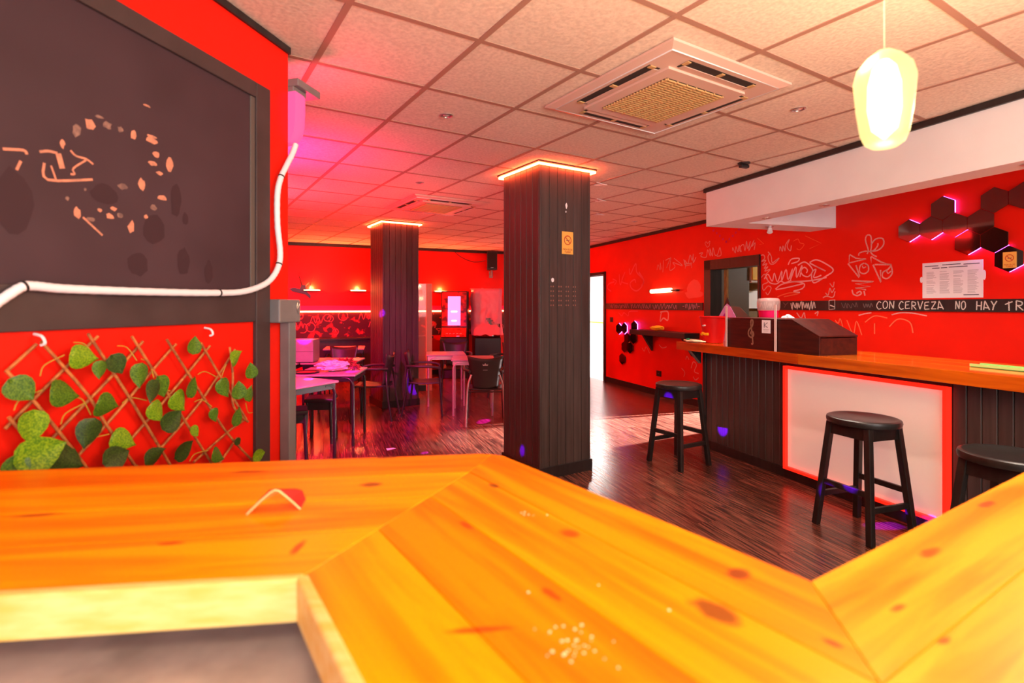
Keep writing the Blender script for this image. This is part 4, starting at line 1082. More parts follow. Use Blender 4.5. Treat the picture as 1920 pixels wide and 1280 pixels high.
# tags above the doorway
graf([(0.585,2.191),(0.585,2.233),(0.632,2.158),(0.642,2.241),(0.679,2.167),(0.698,2.249),(0.735,2.162),(0.698,2.207),(0.771,2.255),(0.798,2.169),(0.825,2.290),(0.843,2.192),(0.887,2.282),(0.861,2.163),(0.948,2.289),(0.913,2.212),(0.965,2.253),(0.948,2.168)], .008)
graf([(0.999,2.309),(1.099,2.225),(1.033,2.226)], .005, M_CHALKO, False)
graf([(-0.071,2.217),(0.007,2.218),(-0.037,2.176),(0.074,2.151),(0.106,2.253),(0.160,2.158),(0.150,2.264),(0.203,2.154),(0.213,2.272),(0.255,2.164),(0.307,2.174),(0.348,2.258),(0.369,2.154),(0.287,2.147)], .009)
graf([(0.052,2.350),(0.074,2.370),(0.106,2.344),(0.150,2.369),(0.139,2.310),(0.096,2.292),(0.052,2.350)], .006)
graf([(-0.415,2.161),(-0.366,2.045),(-0.390,2.143),(-0.317,2.090),(-0.269,2.212),(-0.222,2.130),(-0.198,2.222),(-0.198,2.096),(-0.140,2.169)], .010); graf([(-0.403,2.088),(-0.222,2.090)], .009); graf([(-0.378,2.022),(-0.378,2.062),(-0.233,2.068),(-0.233,2.020)], .007, None, False)
graf([(-1.083,2.044),(-1.055,2.128),(-0.998,2.038),(-0.998,2.159),(-0.969,2.045)], .007); graf([(-0.927,1.999),(-0.913,2.186)], .009); graf([(-0.858,2.182),(-0.750,2.198),(-0.831,2.061),(-0.723,2.221),(-0.750,2.022),(-0.618,2.063),(-0.670,2.133),(-0.440,2.067),(-0.644,2.197)], .008)
# filled letters near the far door
M_FADE = mat('faded_pink_marker', (.86, .13, .15), .8, spec=.1)
graf([(-2.412,1.909),(-2.607,1.877),(-2.666,1.798),(-2.528,1.733)], .018, M_FADE); graf([(-2.470,1.962),(-2.336,1.916),(-2.412,1.850)], .014, M_FADE); graf([(-2.243,2.040),(-2.206,1.842),(-2.116,1.974),(-2.044,2.067),(-2.152,1.908),(-1.939,1.851)], .014, M_FADE)
graf([(-1.904,2.125),(-1.870,2.019),(-1.702,2.195),(-1.669,2.044),(-1.476,1.906),(-1.507,1.798),(-1.669,1.720),(-1.836,1.772),(-1.870,1.867),(-1.735,1.918),(-1.702,1.860)], .018, M_FADE); graf([(-1.604,2.040),(-1.460,1.887),(-1.523,1.798)], .026, M_FADE)
obj('paint_patch', G().blob((-0.186,1.720), .17, .14, GY, 12, .35, 8), mat('rubbed_red', (.85, .055, .035), .7), wall_right)
obj('paint_patch', G().blob((-0.186,1.626), .24, .07, GY * 1.2, 12, .35, 9), mat('rubbed_red', (.85, .055, .035), .7), wall_right)
graf([(-2.262,1.332),(-2.152,1.275),(-2.080,1.335),(-1.939,1.279),(-1.904,1.356),(-1.636,1.368)], .010, M_FADE); graf([(-0.998,1.358),(-0.803,1.369),(-0.803,1.234),(-0.913,1.265),(-0.998,1.212),(-0.969,1.350)], .016, M_CHALKP)
for q in ([(-0.245,0.541),(-0.198,0.640),(-0.128,0.601),(-0.175,0.502),(-0.083,0.482)], [(-1.507,0.742),(-1.444,0.692),(-1.382,0.769),(-1.290,0.670)], [(-1.026,0.831),(-0.941,0.786),(-0.831,0.811)], [(-0.465,0.516),(-0.390,0.460),(-0.415,0.393)], [(-0.198,0.421),(-0.152,0.380),(-0.083,0.421)], [(-0.366,0.655),(-0.341,0.705),(-0.293,0.662)]):
    graf(q, .009, M_CHALKP)
# orange scratches below the rail on the right
for q in ([(2.048,1.312),(2.084,1.280),(2.108,1.325),(2.156,1.160)], [(2.179,1.316),(2.248,1.176),(2.282,1.308),(2.337,1.170)], [(2.370,1.300),(2.466,1.365),(2.588,1.347)], [(2.608,1.266),(2.687,1.340),(2.790,1.313),(2.818,1.216)], [(2.466,1.292),(2.466,1.188)]):
    graf(q, .008, M_CHALKO)
graf([(2.304,1.368),(2.370,1.385),(2.434,1.396)], .008, M_CHALKP); graf([(2.628,1.379),(2.715,1.400),(2.818,1.397),(2.934,1.375)], .008, M_CHALKP); graf([(1.574,1.385),(1.631,1.325),(1.672,1.386),(1.700,1.303),(1.821,1.271)], .010, M_CHALKP); graf([(1.807,1.376),(1.847,1.400),(1.834,1.353)], .010, M_CHALKP)
# printed cloth-like heart garland: dotted chevron under the soffit
hg = G()
for q in ([(0.224,2.508),(0.287,2.463),(0.348,2.418),(0.409,2.367),(0.468,2.324)], [(0.698,2.458),(0.642,2.423),(0.585,2.388),(0.527,2.353),(0.468,2.324)]):
    for p in q:
        hg.blob(p, .022, .02, -.003, 8, .4, int(p[0] * 1000))
obj('dotted_mark', hg, mat('magenta_marker', (.62, .02, .16), .8), wall_right)

# price sheet
ps = empty('price_sheet', FR.p(3.128, -0.001, 1.688), FR.a, label='white printed price sheet taped to the red wall above the writing rail', cat='paper')
obj('sheet', G().box(-.228, .228, -.003, 0, -.155, .158), M_PAPER, ps)
g = G()
for c in range(4):
    for r_ in range(20):
        if rnd.random() < .1: continue
        x = -.195 + c * .105
        g.ribbon([(x, .075 - r_ * .0098), (x + rnd.uniform(.05, .08), .075 - r_ * .0098)], .0042, -.0036)
obj('print_columns', g, M_PRINT, ps, kind='stuff')
g = G()
for (x0, x1, z) in ((-.21, -.10, .128), (-.07, .07, .133), (.09, .205, .128), (-.15, -.09, .108), (-.08, -.03, .108), (-.02, .12, .110), (.09, .20, -.13)):
    g.ribbon([(x0, z), (x1, z)], .007, -.0036)
obj('print_heading', g, M_PRINTD, ps)
obj('tape', G().blob((-.236, .01), .014, .03, -.0032, 10, .1, 1), M_PAPER, ps)
obj('tape', G().blob((.236, .03), .013, .045, -.0032, 10, .1, 2), M_PAPER, ps)

# hexagon mirrors with violet back light
HR = 0.1062
def hexagon(fr, cx_, cz_, label, group, r=HR, sign=False):
    root = empty('hexagon_mirror', fr.p(cx_, 0, cz_), fr.a, label=label, cat='mirror', group=group)
    P = [(math.cos(math.radians(90 + 60 * i)) * r * .985, math.sin(math.radians(90 + 60 * i)) * r * .985) for i in range(6)]
    P2 = [(x * .8, z * .8) for x, z in P]
    obj('backing', G().prism(P2[::-1], -.026, 0, 'xz'), M_BLACK, root)
    obj('glass', G().prism(P[::-1], -.032, -.026, 'xz'), M_MIRROR, root, bevel=.001)
    return root
def led_edge(root, idx, r=HR):
    P = [(math.cos(math.radians(90 + 60 * i)) * r * .93, math.sin(math.radians(90 + 60 * i)) * r * .93) for i in range(7)]
    for i in idx:
        obj('led_strip', G().tube([(P[i][0], -.018, P[i][1]), (P[i + 1][0], -.018, P[i + 1][1])], .006, 6), M_VIOLET, root)
HW = HR * math.sqrt(3)
h0x, h0z = (2.802,2.152)
HEX = [(0, 0, 'leftmost hexagon mirror of the large cluster', [3, 5]), (1, 0, 'hexagon mirror second from the left in the large cluster', [2, 3]), (1.5, 1, 'hexagon mirror standing alone in the upper row of the large cluster', [5, 4]), (2, 0, 'hexagon mirror in the middle row below the lone upper mirror', [2, 3]),
       (3, 0, 'hexagon mirror at the right end of the middle row in the large cluster', []), (2.5, -1, 'left hexagon mirror of the lower row above the price sheet', [3]), (3.5, -1, 'right hexagon mirror of the lower row above the price sheet', [2, 3]), (3.5, 1, 'upper right hexagon mirror below the soffit', []), (4.5, 1, 'hexagon mirror at the far upper right edge', []), (4, -2, 'lowest hexagon mirror, carrying a yellow no smoking sign', [1, 2, 3])]
for (a, b2, lb, led) in HEX:
    rt = hexagon(FR, h0x + a * HW, h0z + b2 * 1.5 * HR, lb, 'large hexagon mirror cluster')
    led_edge(rt, led)
s2 = empty('no_smoking_sign', FR.p(h0x + 4.05 * HW, -.033, h0z - 3 * HR - .01), FR.a, label='yellow no smoking sign on the lowest hexagon mirror', cat='sign')
sign_parts(s2, .085, .125)
h1x, h1z = (-2.206,1.039)
for k, (a, b2, led) in enumerate([(0, 0, [3, 5]), (1, .1, [5, 4, 3]), (2.75, .35, [5, 4]), (1.5, -1, []), (2.6, -.9, []), (1.0, -2, []), (2.0, -2, []), (0.6, -3.4, [])]):
    rt = hexagon(FR, h1x + a * HW, h1z + b2 * 1.5 * HR, ('leftmost hexagon mirror of the small cluster by the far door', 'violet lit hexagon mirror second from left in the small cluster', 'hexagon mirror touching the shelf end, lit violet on its right', 'hexagon mirror under the two left ones in the small cluster', 'hexagon mirror below the shelf end in the small cluster', 'left mirror of the third row in the small cluster', 'right mirror of the third row in the small cluster', 'lowest hexagon mirror of the small cluster')[k], 'small hexagon mirror cluster')
    led_edge(rt, led)

# wall shelf, tube lamp, sockets
sh = empty('wall_shelf', frame=FR, label='black drinks shelf on brackets on the red graffiti wall', cat='shelf')
obj('board', G().box(-1.50, -0.06, -.26, 0, .985, 1.065), M_BLACK, sh, bevel=.006)
for x in (-1.22, -.22):
    obj('bracket', G().prism([(-.20, .985), (-.02, .985), (-.02, .72)][::-1], x, x + .05, 'yz'), M_BLACK, sh)
yc = obj('yellow_cloth', crumple(.1, 21, 1.5, .7, .38), mat('yellow_cloth', (.9, .45, .01), .8), loc=FR.p(-.88, -.14, 1.065), rz=FR.a, label='crumpled yellow cloth on the black wall shelf', cat='cloth')
tb = empty('wall_tube_lamp', FR.p(-.91, -.05, 1.70), FR.a, label='glowing pale yellow tube lamp on the red graffiti wall', cat='lamp')
obj('tube', G().tube([(-.27, 0, -.005), (-.255, 0, -.005), (.255, 0, .005), (.27, 0, .005)], [.022, .034, .034, .022], 12), mat('warm_tube', (1, .8, .5), .4, emit=(1.0, .62, .28), strength=3.2), tb, smooth=60)
obj('holder', G().box(.27, .40, -.012, .05, -.012, .012).box(-.3, -.27, -.02, .05, -.02, .02), M_BLACK, tb)
ob = empty('wall_socket', FR.p((-1.026,0.365)[0], 0, (-1.026,0.365)[1]), FR.a, label='black wall socket low on the red wall behind the far stool', cat='socket')
obj('plate', G().box(-.06, .06, -.014, 0, -.045, .045), M_BLACK, ob, bevel=.003)
obj('insert', G().lathe([(.022, 0), (.022, .004)], 14), M_GREYMET, ob)
ob2 = empty('light_switch', FR.p((-2.508,1.198)[0], 0, (-2.508,1.198)[1]), FR.a, label='small black light switch beside the bright far door', cat='switch')
obj('plate', G().box(-.05, .05, -.012, 0, -.045, .045), M_BLACK, ob2, bevel=.003)
obj('rocker', G().box(-.02, .02, -.018, -.012, -.03, .03), M_BLACK, ob2)

# ------------------------------------------------------------------ bar stools
M_STOOL = mat('black_stool_wood', (.022, .018, .017), .34, var=.4, scale=8, stretch=(4, 4, 1), bump=.05)
def stool_proto(label):
    root = empty('bar_stool', (0, 0, 0), 0, label=label, cat='bar stool', group='black wooden bar stools')
    h = .745
    R_ = .205
    obj('seat', G().lathe([(R_ - .02, h - .045), (R_ - .004, h - .04), (R_, h - .022), (R_ - .004, h - .006), (R_ - .016, h), (R_ - .03, h - .001), (R_ - .045, h - .006), (.004, h - .008)], 40), M_STOOL, root, smooth=35)
    t, b2 = .125, .185
    tops = [(t * sx_, t * sy_) for sx_, sy_ in ((-1, -1), (1, -1), (1, 1), (-1, 1))]
    bots = [(b2 * sx_, b2 * sy_) for sx_, sy_ in ((-1, -1), (1, -1), (1, 1), (-1, 1))]
    at = lambda i, z: (tops[i][0] + (bots[i][0] - tops[i][0]) * (1 - z / (h - .04)), tops[i][1] + (bots[i][1] - tops[i][1]) * (1 - z / (h - .04)), z)
    for i in range(4):
        obj('leg', G().bar(at(i, 0.0), at(i, h - .045), .038, .038, up=(1, 0, 0)), M_STOOL, root, bevel=.004)
    for i in range(4):
        j = (i + 1) % 4
        obj('apron', G().bar(at(i, h - .085), at(j, h - .085), .022, .075), M_STOOL, root)
        z = (.21, .30, .21, .30)[i]
        obj('stretcher', G().bar(at(i, z), at(j, z), .022, .036), M_STOOL, root, bevel=.003)
    return root
st1 = stool_proto('black round bar stool nearest the red wall at the end of the bar')
st2 = copy_tree(st1); st2['label'] = 'black round bar stool in front of the lit white panel'
st3 = copy_tree(st1); st3['label'] = 'black round bar stool cut by the frame at the right end of the bar'
st1.location = (1.80, 4.88, 0); st1.rotation_euler = (0, 0, .5)
st2.location = (2.46, 3.41, 0); st2.rotation_euler = (0, 0, .3)
st3.location = (2.575, 2.56, 0); st3.rotation_euler = (0, 0, .3)

# ------------------------------------------------------------------ back room: wall lights, LED line, mural, bench
M_UPL = mat('uplight_lens', (1, .7, .4), .4, emit=(1.0, .42, .16), strength=5)
for k, (x, lb) in enumerate(((.51, 'half round wall uplight behind the black ornament'), (1.39, 'half round wall uplight left of the far pillar'), (3.145, 'half round wall uplight left of the slot machine'))):
    u = empty('wall_uplight', FB.p(x, 0, 1.745), FB.a, label=lb, cat='wall lamp', group='wall uplights on the back wall')
    obj('tray', G().prism([(-.17, 0), (-.16, -.07), (-.08, -.10), (.08, -.10), (.16, -.07), (.17, 0)][::-1], 0, .02, 'xy'), M_BLACK, u)
    obj('lens', G().prism([(-.14, -.01), (-.12, -.055), (.12, -.055), (.14, -.01)][::-1], .02, .03, 'xy'), M_UPL, u)
    obj('lip', G().box(-.15, .15, -.102, -.098, .008, .024), M_UPL, u)
    light('uplight_glow', 'POINT', FB.p(x, -.06, 1.80), 24, (1.0, .20, .06), .04)
ld = obj('led_line', G().tube([(-1.2, -.03, 1.345), (5.9, -.03, 1.345)], .014, 8), M_LED, frame=FB, label='red glowing LED line along the back wall above the mural', cat='led strip')
obj('trim_8', G().box(-1.2, 5.9, -.022, 0, 1.365, 1.46), mat('magenta_glow_rail', (.75, .01, .16), .5), frame=FB, kind='structure')  # magenta colour stands in for the LED glow on the ledge
mur = empty('mural_panel', frame=FB, label='dark doodle covered mural panel under the red LED line', cat='mural')
obj('panel', G().box(-1.2, 5.9, -.012, 0, .84, 1.33), mat('mural_dark', (.045, .012, .014), .6, color2=(.5, .03, .025), scale=7, ramp=(.38, .46), detail=8), mur)
mr = random.Random(5)
for k in range(46):
    x = mr.uniform(.0, 5.4); z = mr.uniform(.92, 1.28)
    typ = k % 4
    s_ = mr.uniform(.05, .11)
    if typ == 0:
        pts = [(x + math.cos(i * .7) * s_, z + math.sin(i * .7) * s_) for i in range(10)]
    elif typ == 1:
        pts = [(x, z - s_), (x, z), (x - s_, z + s_ * .7), (x + s_, z + s_ * .7), (x, z)]
    elif typ == 2:
        pts = [(x - s_ + s_ * .5 * i, z + (s_ * .7 if i % 2 else -s_ * .7)) for i in range(6)]
    else:
        pts = [(x - s_, z), (x - s_ * .3, z + s_), (x, z), (x + s_ * .3, z + s_), (x + s_, z), (x + s_ * .4, z - s_), (x - s_ * .5, z - s_)]
    obj('doodle', G().ribbon([tuple(p) for p in spline(pts, 3)], .014, -.0135), mat('mural_line', (.55, .10, .10), .8), mur)
bn = empty('wall_bench', frame=FB, label='black bench counter with red lit edge along the back wall', cat='bench')
obj('top', G().box(.3, 2.85, -.42, -.013, .80, .84), M_BLACK, bn, bevel=.004)
obj('front', G().box(.32, 2.83, -.38, -.34, 0, .80), M_BLACKP, bn)

# black ornament on the wall
og = empty('wall_ornament', FB.p(.34, -.03, 1.765), FB.a, label='black spiky wall ornament in front of the left uplight', cat='ornament')
obj('body', G().prism([(-.24, .02), (-.18, -.03), (-.05, -.06), (.06, -.09), (.14, -.17), (.15, -.10), (.08, -.04), (.05, .10), (-.02, .09), (-.05, .02), (-.15, .04)], -.03, .0, 'xz'), M_BLACK, og)
obj('spike', G().tube([(0, -.015, .06), (-.03, -.02, .16), (-.06, -.02, .26), (-.065, -.02, .31)], [.016, .01, .008, .003], 6), M_BLACK, og)
obj('spike', G().tube([(.12, -.015, -.02), (.15, -.02, .10), (.17, -.02, .18), (.21, -.02, .26)], [.010, .008, .008, .003], 6), M_BLACK, og)
obj('curl', G().tube(spline([(.05, -.02, .06), (.12, -.02, .14), (.15, -.02, .08), (.10, -.02, .03), (.07, -.02, .09), (.11, -.02, .11)], 4), .006, 6), M_BLACK, og)

# speaker
sp = empty('loudspeaker', FB.p(4.27, -.16, 2.18), FB.a - .3, label='black loudspeaker on a bracket high on the back wall', cat='loudspeaker')
obj('cabinet', G().prism([(-.115, -.11), (.115, -.11), (.085, .11), (-.085, .11)], .06, .46, 'xy'), M_BLACK, sp, bevel=.012)
obj('grille', G().box(-.10, .10, -.118, -.11, .09, .44), mat('speaker_mesh', (.01, .01, .01), .8), sp)
obj('badge', G().box(-.03, .03, -.121, -.118, .105, .112), M_STEEL, sp)
obj('bracket', G().tube([(0, .12, -.02), (0, .02, -.06), (0, 0, .06)], .018, 8).box(-.04, .04, .10, .14, -.10, .04), M_GREYMET, sp)
obj('cable', G().tube(spline([FB.p(4.15, -.1, 2.45), FB.p(3.9, -.02, 2.42), FB.p(3.6, -.02, 2.52), FB.p(3.45, -.02, 2.64)], 5), .006, 5), M_BLACK, loc=(0, 0, 0), label='thin black speaker cable sagging along the back wall', cat='cable')

# glass screen with pale post beside the slot machines
gs = empty('glass_screen', (-1.02, 9.02, 0), .18, label='glass partition screen with pale wooden post beside the slot machine', cat='screen')
obj('post', G().box(.0, .10, -.03, .03, 0, 1.84), mat('pale_post', (.80, .42, .34), .5), gs, bevel=.004)
obj('glass', G().box(-.9, .0, -.004, .004, .1, 1.84), mat('thin_glass', (.85, .55, .55), .05, alpha=.28, spec=.8), gs)
obj('foot_rail', G().box(-.9, .0, -.02, .02, 0, .1), M_BLACK, gs)

# slot machines
M_SLOTR = mat('slot_red_print', (.55, .02, .02), .3, color2=(.12, .01, .012), scale=9, ramp=(.4, .55))
def machine(loc, rz, label):
    r = empty('slot_machine', loc, rz, label=label, cat='slot machine')
    obj('cabinet', G().prism([(-.28, 0), (-.28, .80), (-.20, .82), (-.08, 1.02), (-.04, 1.76), (.30, 1.76), (.30, 0)], -.27, .27, 'yz'), M_BLACK, r, bevel=.012)
    obj('top_panel', G().add([(-.25, -.098, 1.04), (.25, -.098, 1.04), (.25, -.058, 1.74), (-.25, -.058, 1.74)], [(0, 1, 2, 3)]), M_SLOTR, r)
    obj('console', G().add([(-.25, -.213, .83), (.25, -.213, .83), (.25, -.09, 1.015), (-.25, -.09, 1.015)], [(0, 1, 2, 3)]), mat('slot_console', (.62, .03, .02), .3, var=.5, scale=14), r)
    for k in range(5):
        x = -.14 + k * .07
        obj('button', G().lathe([(.022, 0), (.022, .008), (.015, .012)], 12, (x, -.19 + .02, .89)), mat('slot_button', (.8, .55, .45), .3), r)
    obj('coin_slot', G().box(.06, .12, -.225, -.205, .835, .86), M_STEEL, r)
    return r
sm1 = machine((-.63, 10.75, 0), -.05, 'slot machine with a tall blue screen and red console by the back wall')
scr = obj('screen', G().add([(-.13, -.1015, 1.06), (.13, -.1015, 1.06), (.13, -.0625, 1.66), (-.13, -.0625, 1.66)], [(0, 1, 2, 3)]), mat('blue_screen', (.4, .4, .9), .2, emit=(.30, .32, .80), strength=.62), sm1)
obj('screen_text', G().add([(-.06, -.092, 1.33), (.06, -.092, 1.33), (.06, -.0905, 1.352), (-.06, -.0905, 1.352)], [(0, 1, 2, 3)]).add([(-.05, -.1015, 1.145), (.05, -.1015, 1.145), (.05, -.1, 1.165), (-.05, -.1, 1.165)], [(0, 1, 2, 3)]), mat('screen_white', (1, 1, 1), .3, emit=(1, 1, 1), strength=1.6), sm1)
sm2 = machine((.02, 11.0, 0), .12, 'slot machine wrapped in crumpled pink lit plastic film')
import bmesh
def wrap():
    b = bmesh.new()
    NX, NZ = 26, 34
    vv = [[None] * (NZ + 1) for _ in range(NX + 1)]
    for i in range(NX + 1):
        for j in range(NZ + 1):
            u, v = i / NX * 2 - 1, j / NZ
            # path over the machine: from the console front edge up the front and over the top
            if v < .35:
                t = v / .35; y, z = -.30 + .17 * t, .86 + .22 * t
            elif v < .9:
                t = (v - .35) / .55; y, z = -.13 + .05 * t, 1.08 + .74 * t
            else:
                t = (v - .9) / .1; y, z = -.08 + .3 * t, 1.82
            x = u * .33
            bx = max(0, abs(u) - .8) * .5
            n = mnoise.noise(Vector((x * 9, z * 7, 2))) * .030 + mnoise.noise(Vector((x * 25, z * 18, 5))) * .014
            edge = mnoise.noise(Vector((u * 3, 9, 1))) * .04 if j in (0, NZ) else 0
            vv[i][j] = b.verts.new((x + mnoise.noise(Vector((z * 6, u, 4))) * .02, y - abs(n) + bx, z + edge))
    for i in range(NX):
        for j in range(NZ):
            u, v = (i + .5) / NX * 2 - 1, (j + .5) / NZ
            if -.05 < u < .85 and abs(v - (.42 - .16 * u)) < .035 + .02 * math.sin(9 * u): continue      # torn gap
            b.faces.new((vv[i][j], vv[i + 1][j], vv[i + 1][j + 1], vv[i][j + 1]))
    me = bpy.data.meshes.new('plastic_wrap'); b.to_mesh(me); b.free()
    return me
wm = obj('plastic_wrap', wrap(), mat('crumpled_film', (.75, .22, .32), .35, bump=.3, scale=14, spec=.6), sm2, smooth=80)

# ------------------------------------------------------------------ tables and chairs
M_TOPW = mat('pale_table_top', (.44, .28, .30), .42, var=.06, scale=5)
M_ALU = mat('matte_aluminium', (.50, .38, .33), .38, metal=.5)
M_TUBE = mat('black_tube', (.020, .016, .017), .32)
def table_proto(size, m_leg, label, square=.72):
    root = empty('cafe_table', (0, 0, 0), 0, label=label, cat='table', group='square cafe tables in the back room')
    h, hs = .75, size / 2
    obj('table_top', G().box(-hs, hs, -hs, hs, h - .022, h), M_TOPW, root, bevel=.006)
    obj('apron', G().box(-hs + .03, hs - .03, -hs + .02, -hs + .04, h - .075, h - .022).box(-hs + .03, hs - .03, hs - .04, hs - .02, h - .075, h - .022).box(-hs + .02, -hs + .04, -hs + .03, hs - .03, h - .075, h - .022).box(hs - .04, hs - .02, -hs + .03, hs - .03, h - .075, h - .022), m_leg, root)
    for sx_ in (-1, 1):
        for sy_ in (-1, 1):
            e = hs - .03
            obj('leg', G().tube(spline([(sx_ * (e - .12), sy_ * e, h - .04), (sx_ * (e - .05), sy_ * e, h - .045), (sx_ * (e - .005), sy_ * e, h - .10), (sx_ * e, sy_ * e, h - .2), (sx_ * e, sy_ * e, 0)], 4), .015, 10), m_leg, root, smooth=60)
    return root
tA = table_proto(.66, M_TUBE, 'cafe table nearest the dividing wall end, cut off by its post')
tB = copy_tree(tA); tB['label'] = 'cafe table littered with plastic and scraps beside the dividing wall'
tC = copy_tree(tA); tC['label'] = 'cafe table carrying the grey box'
tD = copy_tree(tA); tD['label'] = 'cafe table in front of the far pillar on its left'
tE = copy_tree(tA); tE['label'] = 'cafe table farthest back before the black bench'
tF = table_proto(.58, M_ALU, 'cafe table with metal legs just right of the far pillar')
tH = copy_tree(tF); tH['label'] = 'cafe table with pale metal legs in front of the crowned black chair'
for o, x, y, a in ((tA, -1.855, 4.91, math.radians(59)), (tB, -1.69, 5.76, .03), (tC, -2.67, 6.80, .02), (tD, -1.98, 6.86, .0), (tE, -2.40, 8.95, .2), (tF, -.60, 7.90, .12), (tH, -.17, 7.22, .02)):
    o.location = (x, y, 0); o.rotation_euler = (0, 0, a)

M_CHB = mat('black_chair_shell', (.034, .027, .024), .42)
M_CHR = mat('black_chair_seat', (.03, .022, .022), .4)
def chair_proto(label, mark=False, m_shell=None):
    """cafe armchair: local front is -y, backrest at +y"""
    m_shell = m_shell or M_CHB
    r = empty('cafe_armchair', (0, 0, 0), 0, label=label, cat='chair', group='black cafe armchairs')
    # backrest: tapered shell, concave top edge
    vs, fs = [], []
    NX, NZ = 10, 9
    for j in range(NZ + 1):
        v = j / NZ
        for i in range(NX + 1):
            u = i / NX * 2 - 1
            w = .155 + .065 * v ** 1.4
            z = .44 + (.38 + .035 * u * u) * v
            y = .20 + .075 * v - .045 * u * u
            vs.append((u * w, y, z))
    for j in range(NZ):
        for i in range(NX):
            a = j * (NX + 1) + i
            fs.append((a, a + 1, a + NX + 2, a + NX + 1))
    o = obj('backrest', G().add(vs, fs), m_shell, r, smooth=60)
    md = o.modifiers.new('solid', 'SOLIDIFY'); md.thickness = .012; md.offset = 0
    vs, fs = [], []
    for j in range(7):
        for i in range(9):
            u, v = i / 4 - 1, j / 6
            vs.append((u * (.215 - .02 * v), -.24 + .45 * v, .445 - .018 * math.sin(math.pi * v) + .012 * u * u - (.02 if j == 0 else 0)))
    for j in range(6):
        for i in range(8):
            a = j * 9 + i
            fs.append((a, a + 1, a + 10, a + 9))
    o = obj('seat', G().add(vs, fs), M_CHR, r, smooth=60)
    md = o.modifiers.new('solid', 'SOLIDIFY'); md.thickness = .02; md.offset = -1
    for s_ in (-1, 1):
        obj('rear_leg', G().tube(spline([(s_ * .17, .215, .62), (s_ * .21, .23, .5), (s_ * .225, .25, .3), (s_ * .235, .30, 0)], 4), .0125, 8), M_ALU if mark else M_TUBE, r, smooth=60)
        obj('front_leg', G().tube([(s_ * .215, -.20, .62), (s_ * .22, -.21, .4), (s_ * .235, -.235, 0)], .0125, 8), M_TUBE, r, smooth=60)
        obj('armrest', G().tube(spline([(s_ * .19, .235, .66), (s_ * .25, .12, .665), (s_ * .265, -.08, .66), (s_ * .235, -.20, .635), (s_ * .216, -.202, .60)], 5), .017, 8), m_shell, r, smooth=60)
    for yy in (-.2, .2):
        obj('cross_bar', G().tube([(-.215, yy, .41), (.215, yy, .41)], .01, 6), M_TUBE, r)
    if mark:
        bx = lambda x, z: (x, .2 + .075 * ((z - .44) / .38) + .0085, z)
        obj('crown_print', G().add([bx(-.03, .735), bx(.03, .735), bx(.034, .757), bx(.016, .748), bx(0, .768), bx(-.016, .748), bx(-.034, .757)], [(6, 5, 4, 3, 2, 1, 0)]).add([bx(-.028, .68), bx(.028, .68), bx(.028, .685), bx(-.028, .685)], [(3, 2, 1, 0)]), M_CHALK, r)
    return r
c1 = chair_proto('black cafe armchair with white crown print, seen from behind', True)
c2 = chair_proto('black cafe armchair in side view beside the far pillar')
c3 = copy_tree(c2); c3['label'] = 'cafe armchair facing us below the blue screen slot machine'
c4 = copy_tree(c2); c4['label'] = 'dark cafe armchair standing close against the left side of the far pillar'
c5 = copy_tree(c2); c5['label'] = 'cafe armchair between the two tables left of the far pillar'
c6 = copy_tree(c2); c6['label'] = 'cafe armchair half hidden behind the near pillar by the wrapped machine'
for o, x, y, a in ((c1, .0, 6.62 + .0, math.pi), (c2, -.83, 7.16, math.pi / 2 + .1), (c3, -.50, 8.80, 0.1), (c4, -1.47, 6.86, -math.pi / 2 - .05), (c5, -2.16, 7.80, .03), (c6, .36, 8.4, -.5)):
    o.location = (x, y, 0); o.rotation_euler = (0, 0, a)

# stacked low stools under the tables on the left
M_LOW = mat('low_stool_black', (.018, .014, .015), .4)
def low_stool(label):
    r = empty('low_stool', (0, 0, 0), 0, label=label, cat='stool', group='low black stools under the tables')
    obj('seat', G().box(-.15, .15, -.15, .15, .44, .48), M_LOW, r, bevel=.012)
    obj('apron', G().box(-.13, .13, -.13, -.115, .36, .44).box(-.13, .13, .115, .13, .36, .44).box(-.13, -.115, -.115, .115, .36, .44).box(.115, .13, -.115, .115, .36, .44), M_LOW, r)
    for sx_ in (-1, 1):
        for sy_ in (-1, 1):
            obj('leg', G().tube([(sx_ * .12, sy_ * .12, .44), (sx_ * .135, sy_ * .135, 0)], .016, 8), M_LOW, r, smooth=60)
    return r
l1 = low_stool('low black stool under the nearest cafe table')
l2 = copy_tree(l1); l2['label'] = 'low black stool tucked under the littered cafe table'
l1.location = (-1.86, 5.02, 0); l1.rotation_euler = (0, 0, .35)
l2.location = (-1.78, 5.68, 0); l2.rotation_euler = (0, 0, .1)

# things on the tables
gb = empty('grey_box', (-2.35, 6.68, .75), .08, label='grey metal equipment box on the cafe table behind', cat='box')
obj('body', G().box(-.21, .19, -.16, .18, .008, .285), mat('grey_box_metal', (.30, .28, .28), .5, var=.15, scale=7), gb, bevel=.005)
for (fx, fy) in ((-.17, -.12), (.15, -.12), (-.17, .14), (.15, .14)):
    obj('foot', G().box(fx - .02, fx + .02, fy - .02, fy + .02, 0, .008), M_BLACK, gb)
obj('seam', G().box(-.208, .188, -.1615, -.159, .14, .144), M_DARKSLOT, gb)
M_FILM = mat('clear_crumpled_film', (.8, .5, .65), .18, bump=.2, scale=20, spec=.7)
obj('plastic_bag', crumple(.13, 31, 1.25, .7, .42, 4, .5, 3.0), M_FILM, loc=(-1.66, 5.70, .75), rz=.4, label='crumpled clear plastic bag on the littered cafe table', cat='plastic bag')
ty = empty('serving_tray', (-1.90, 5.57, .75), .2, label='dark oval serving tray at the left of the littered table', cat='tray')
obj('tray_base', G().lathe([(.10, 0), (.125, .004), (.14, .016), (.135, .018), (.12, .008), (.01, .006)], 28), M_BLACK, ty, smooth=40)
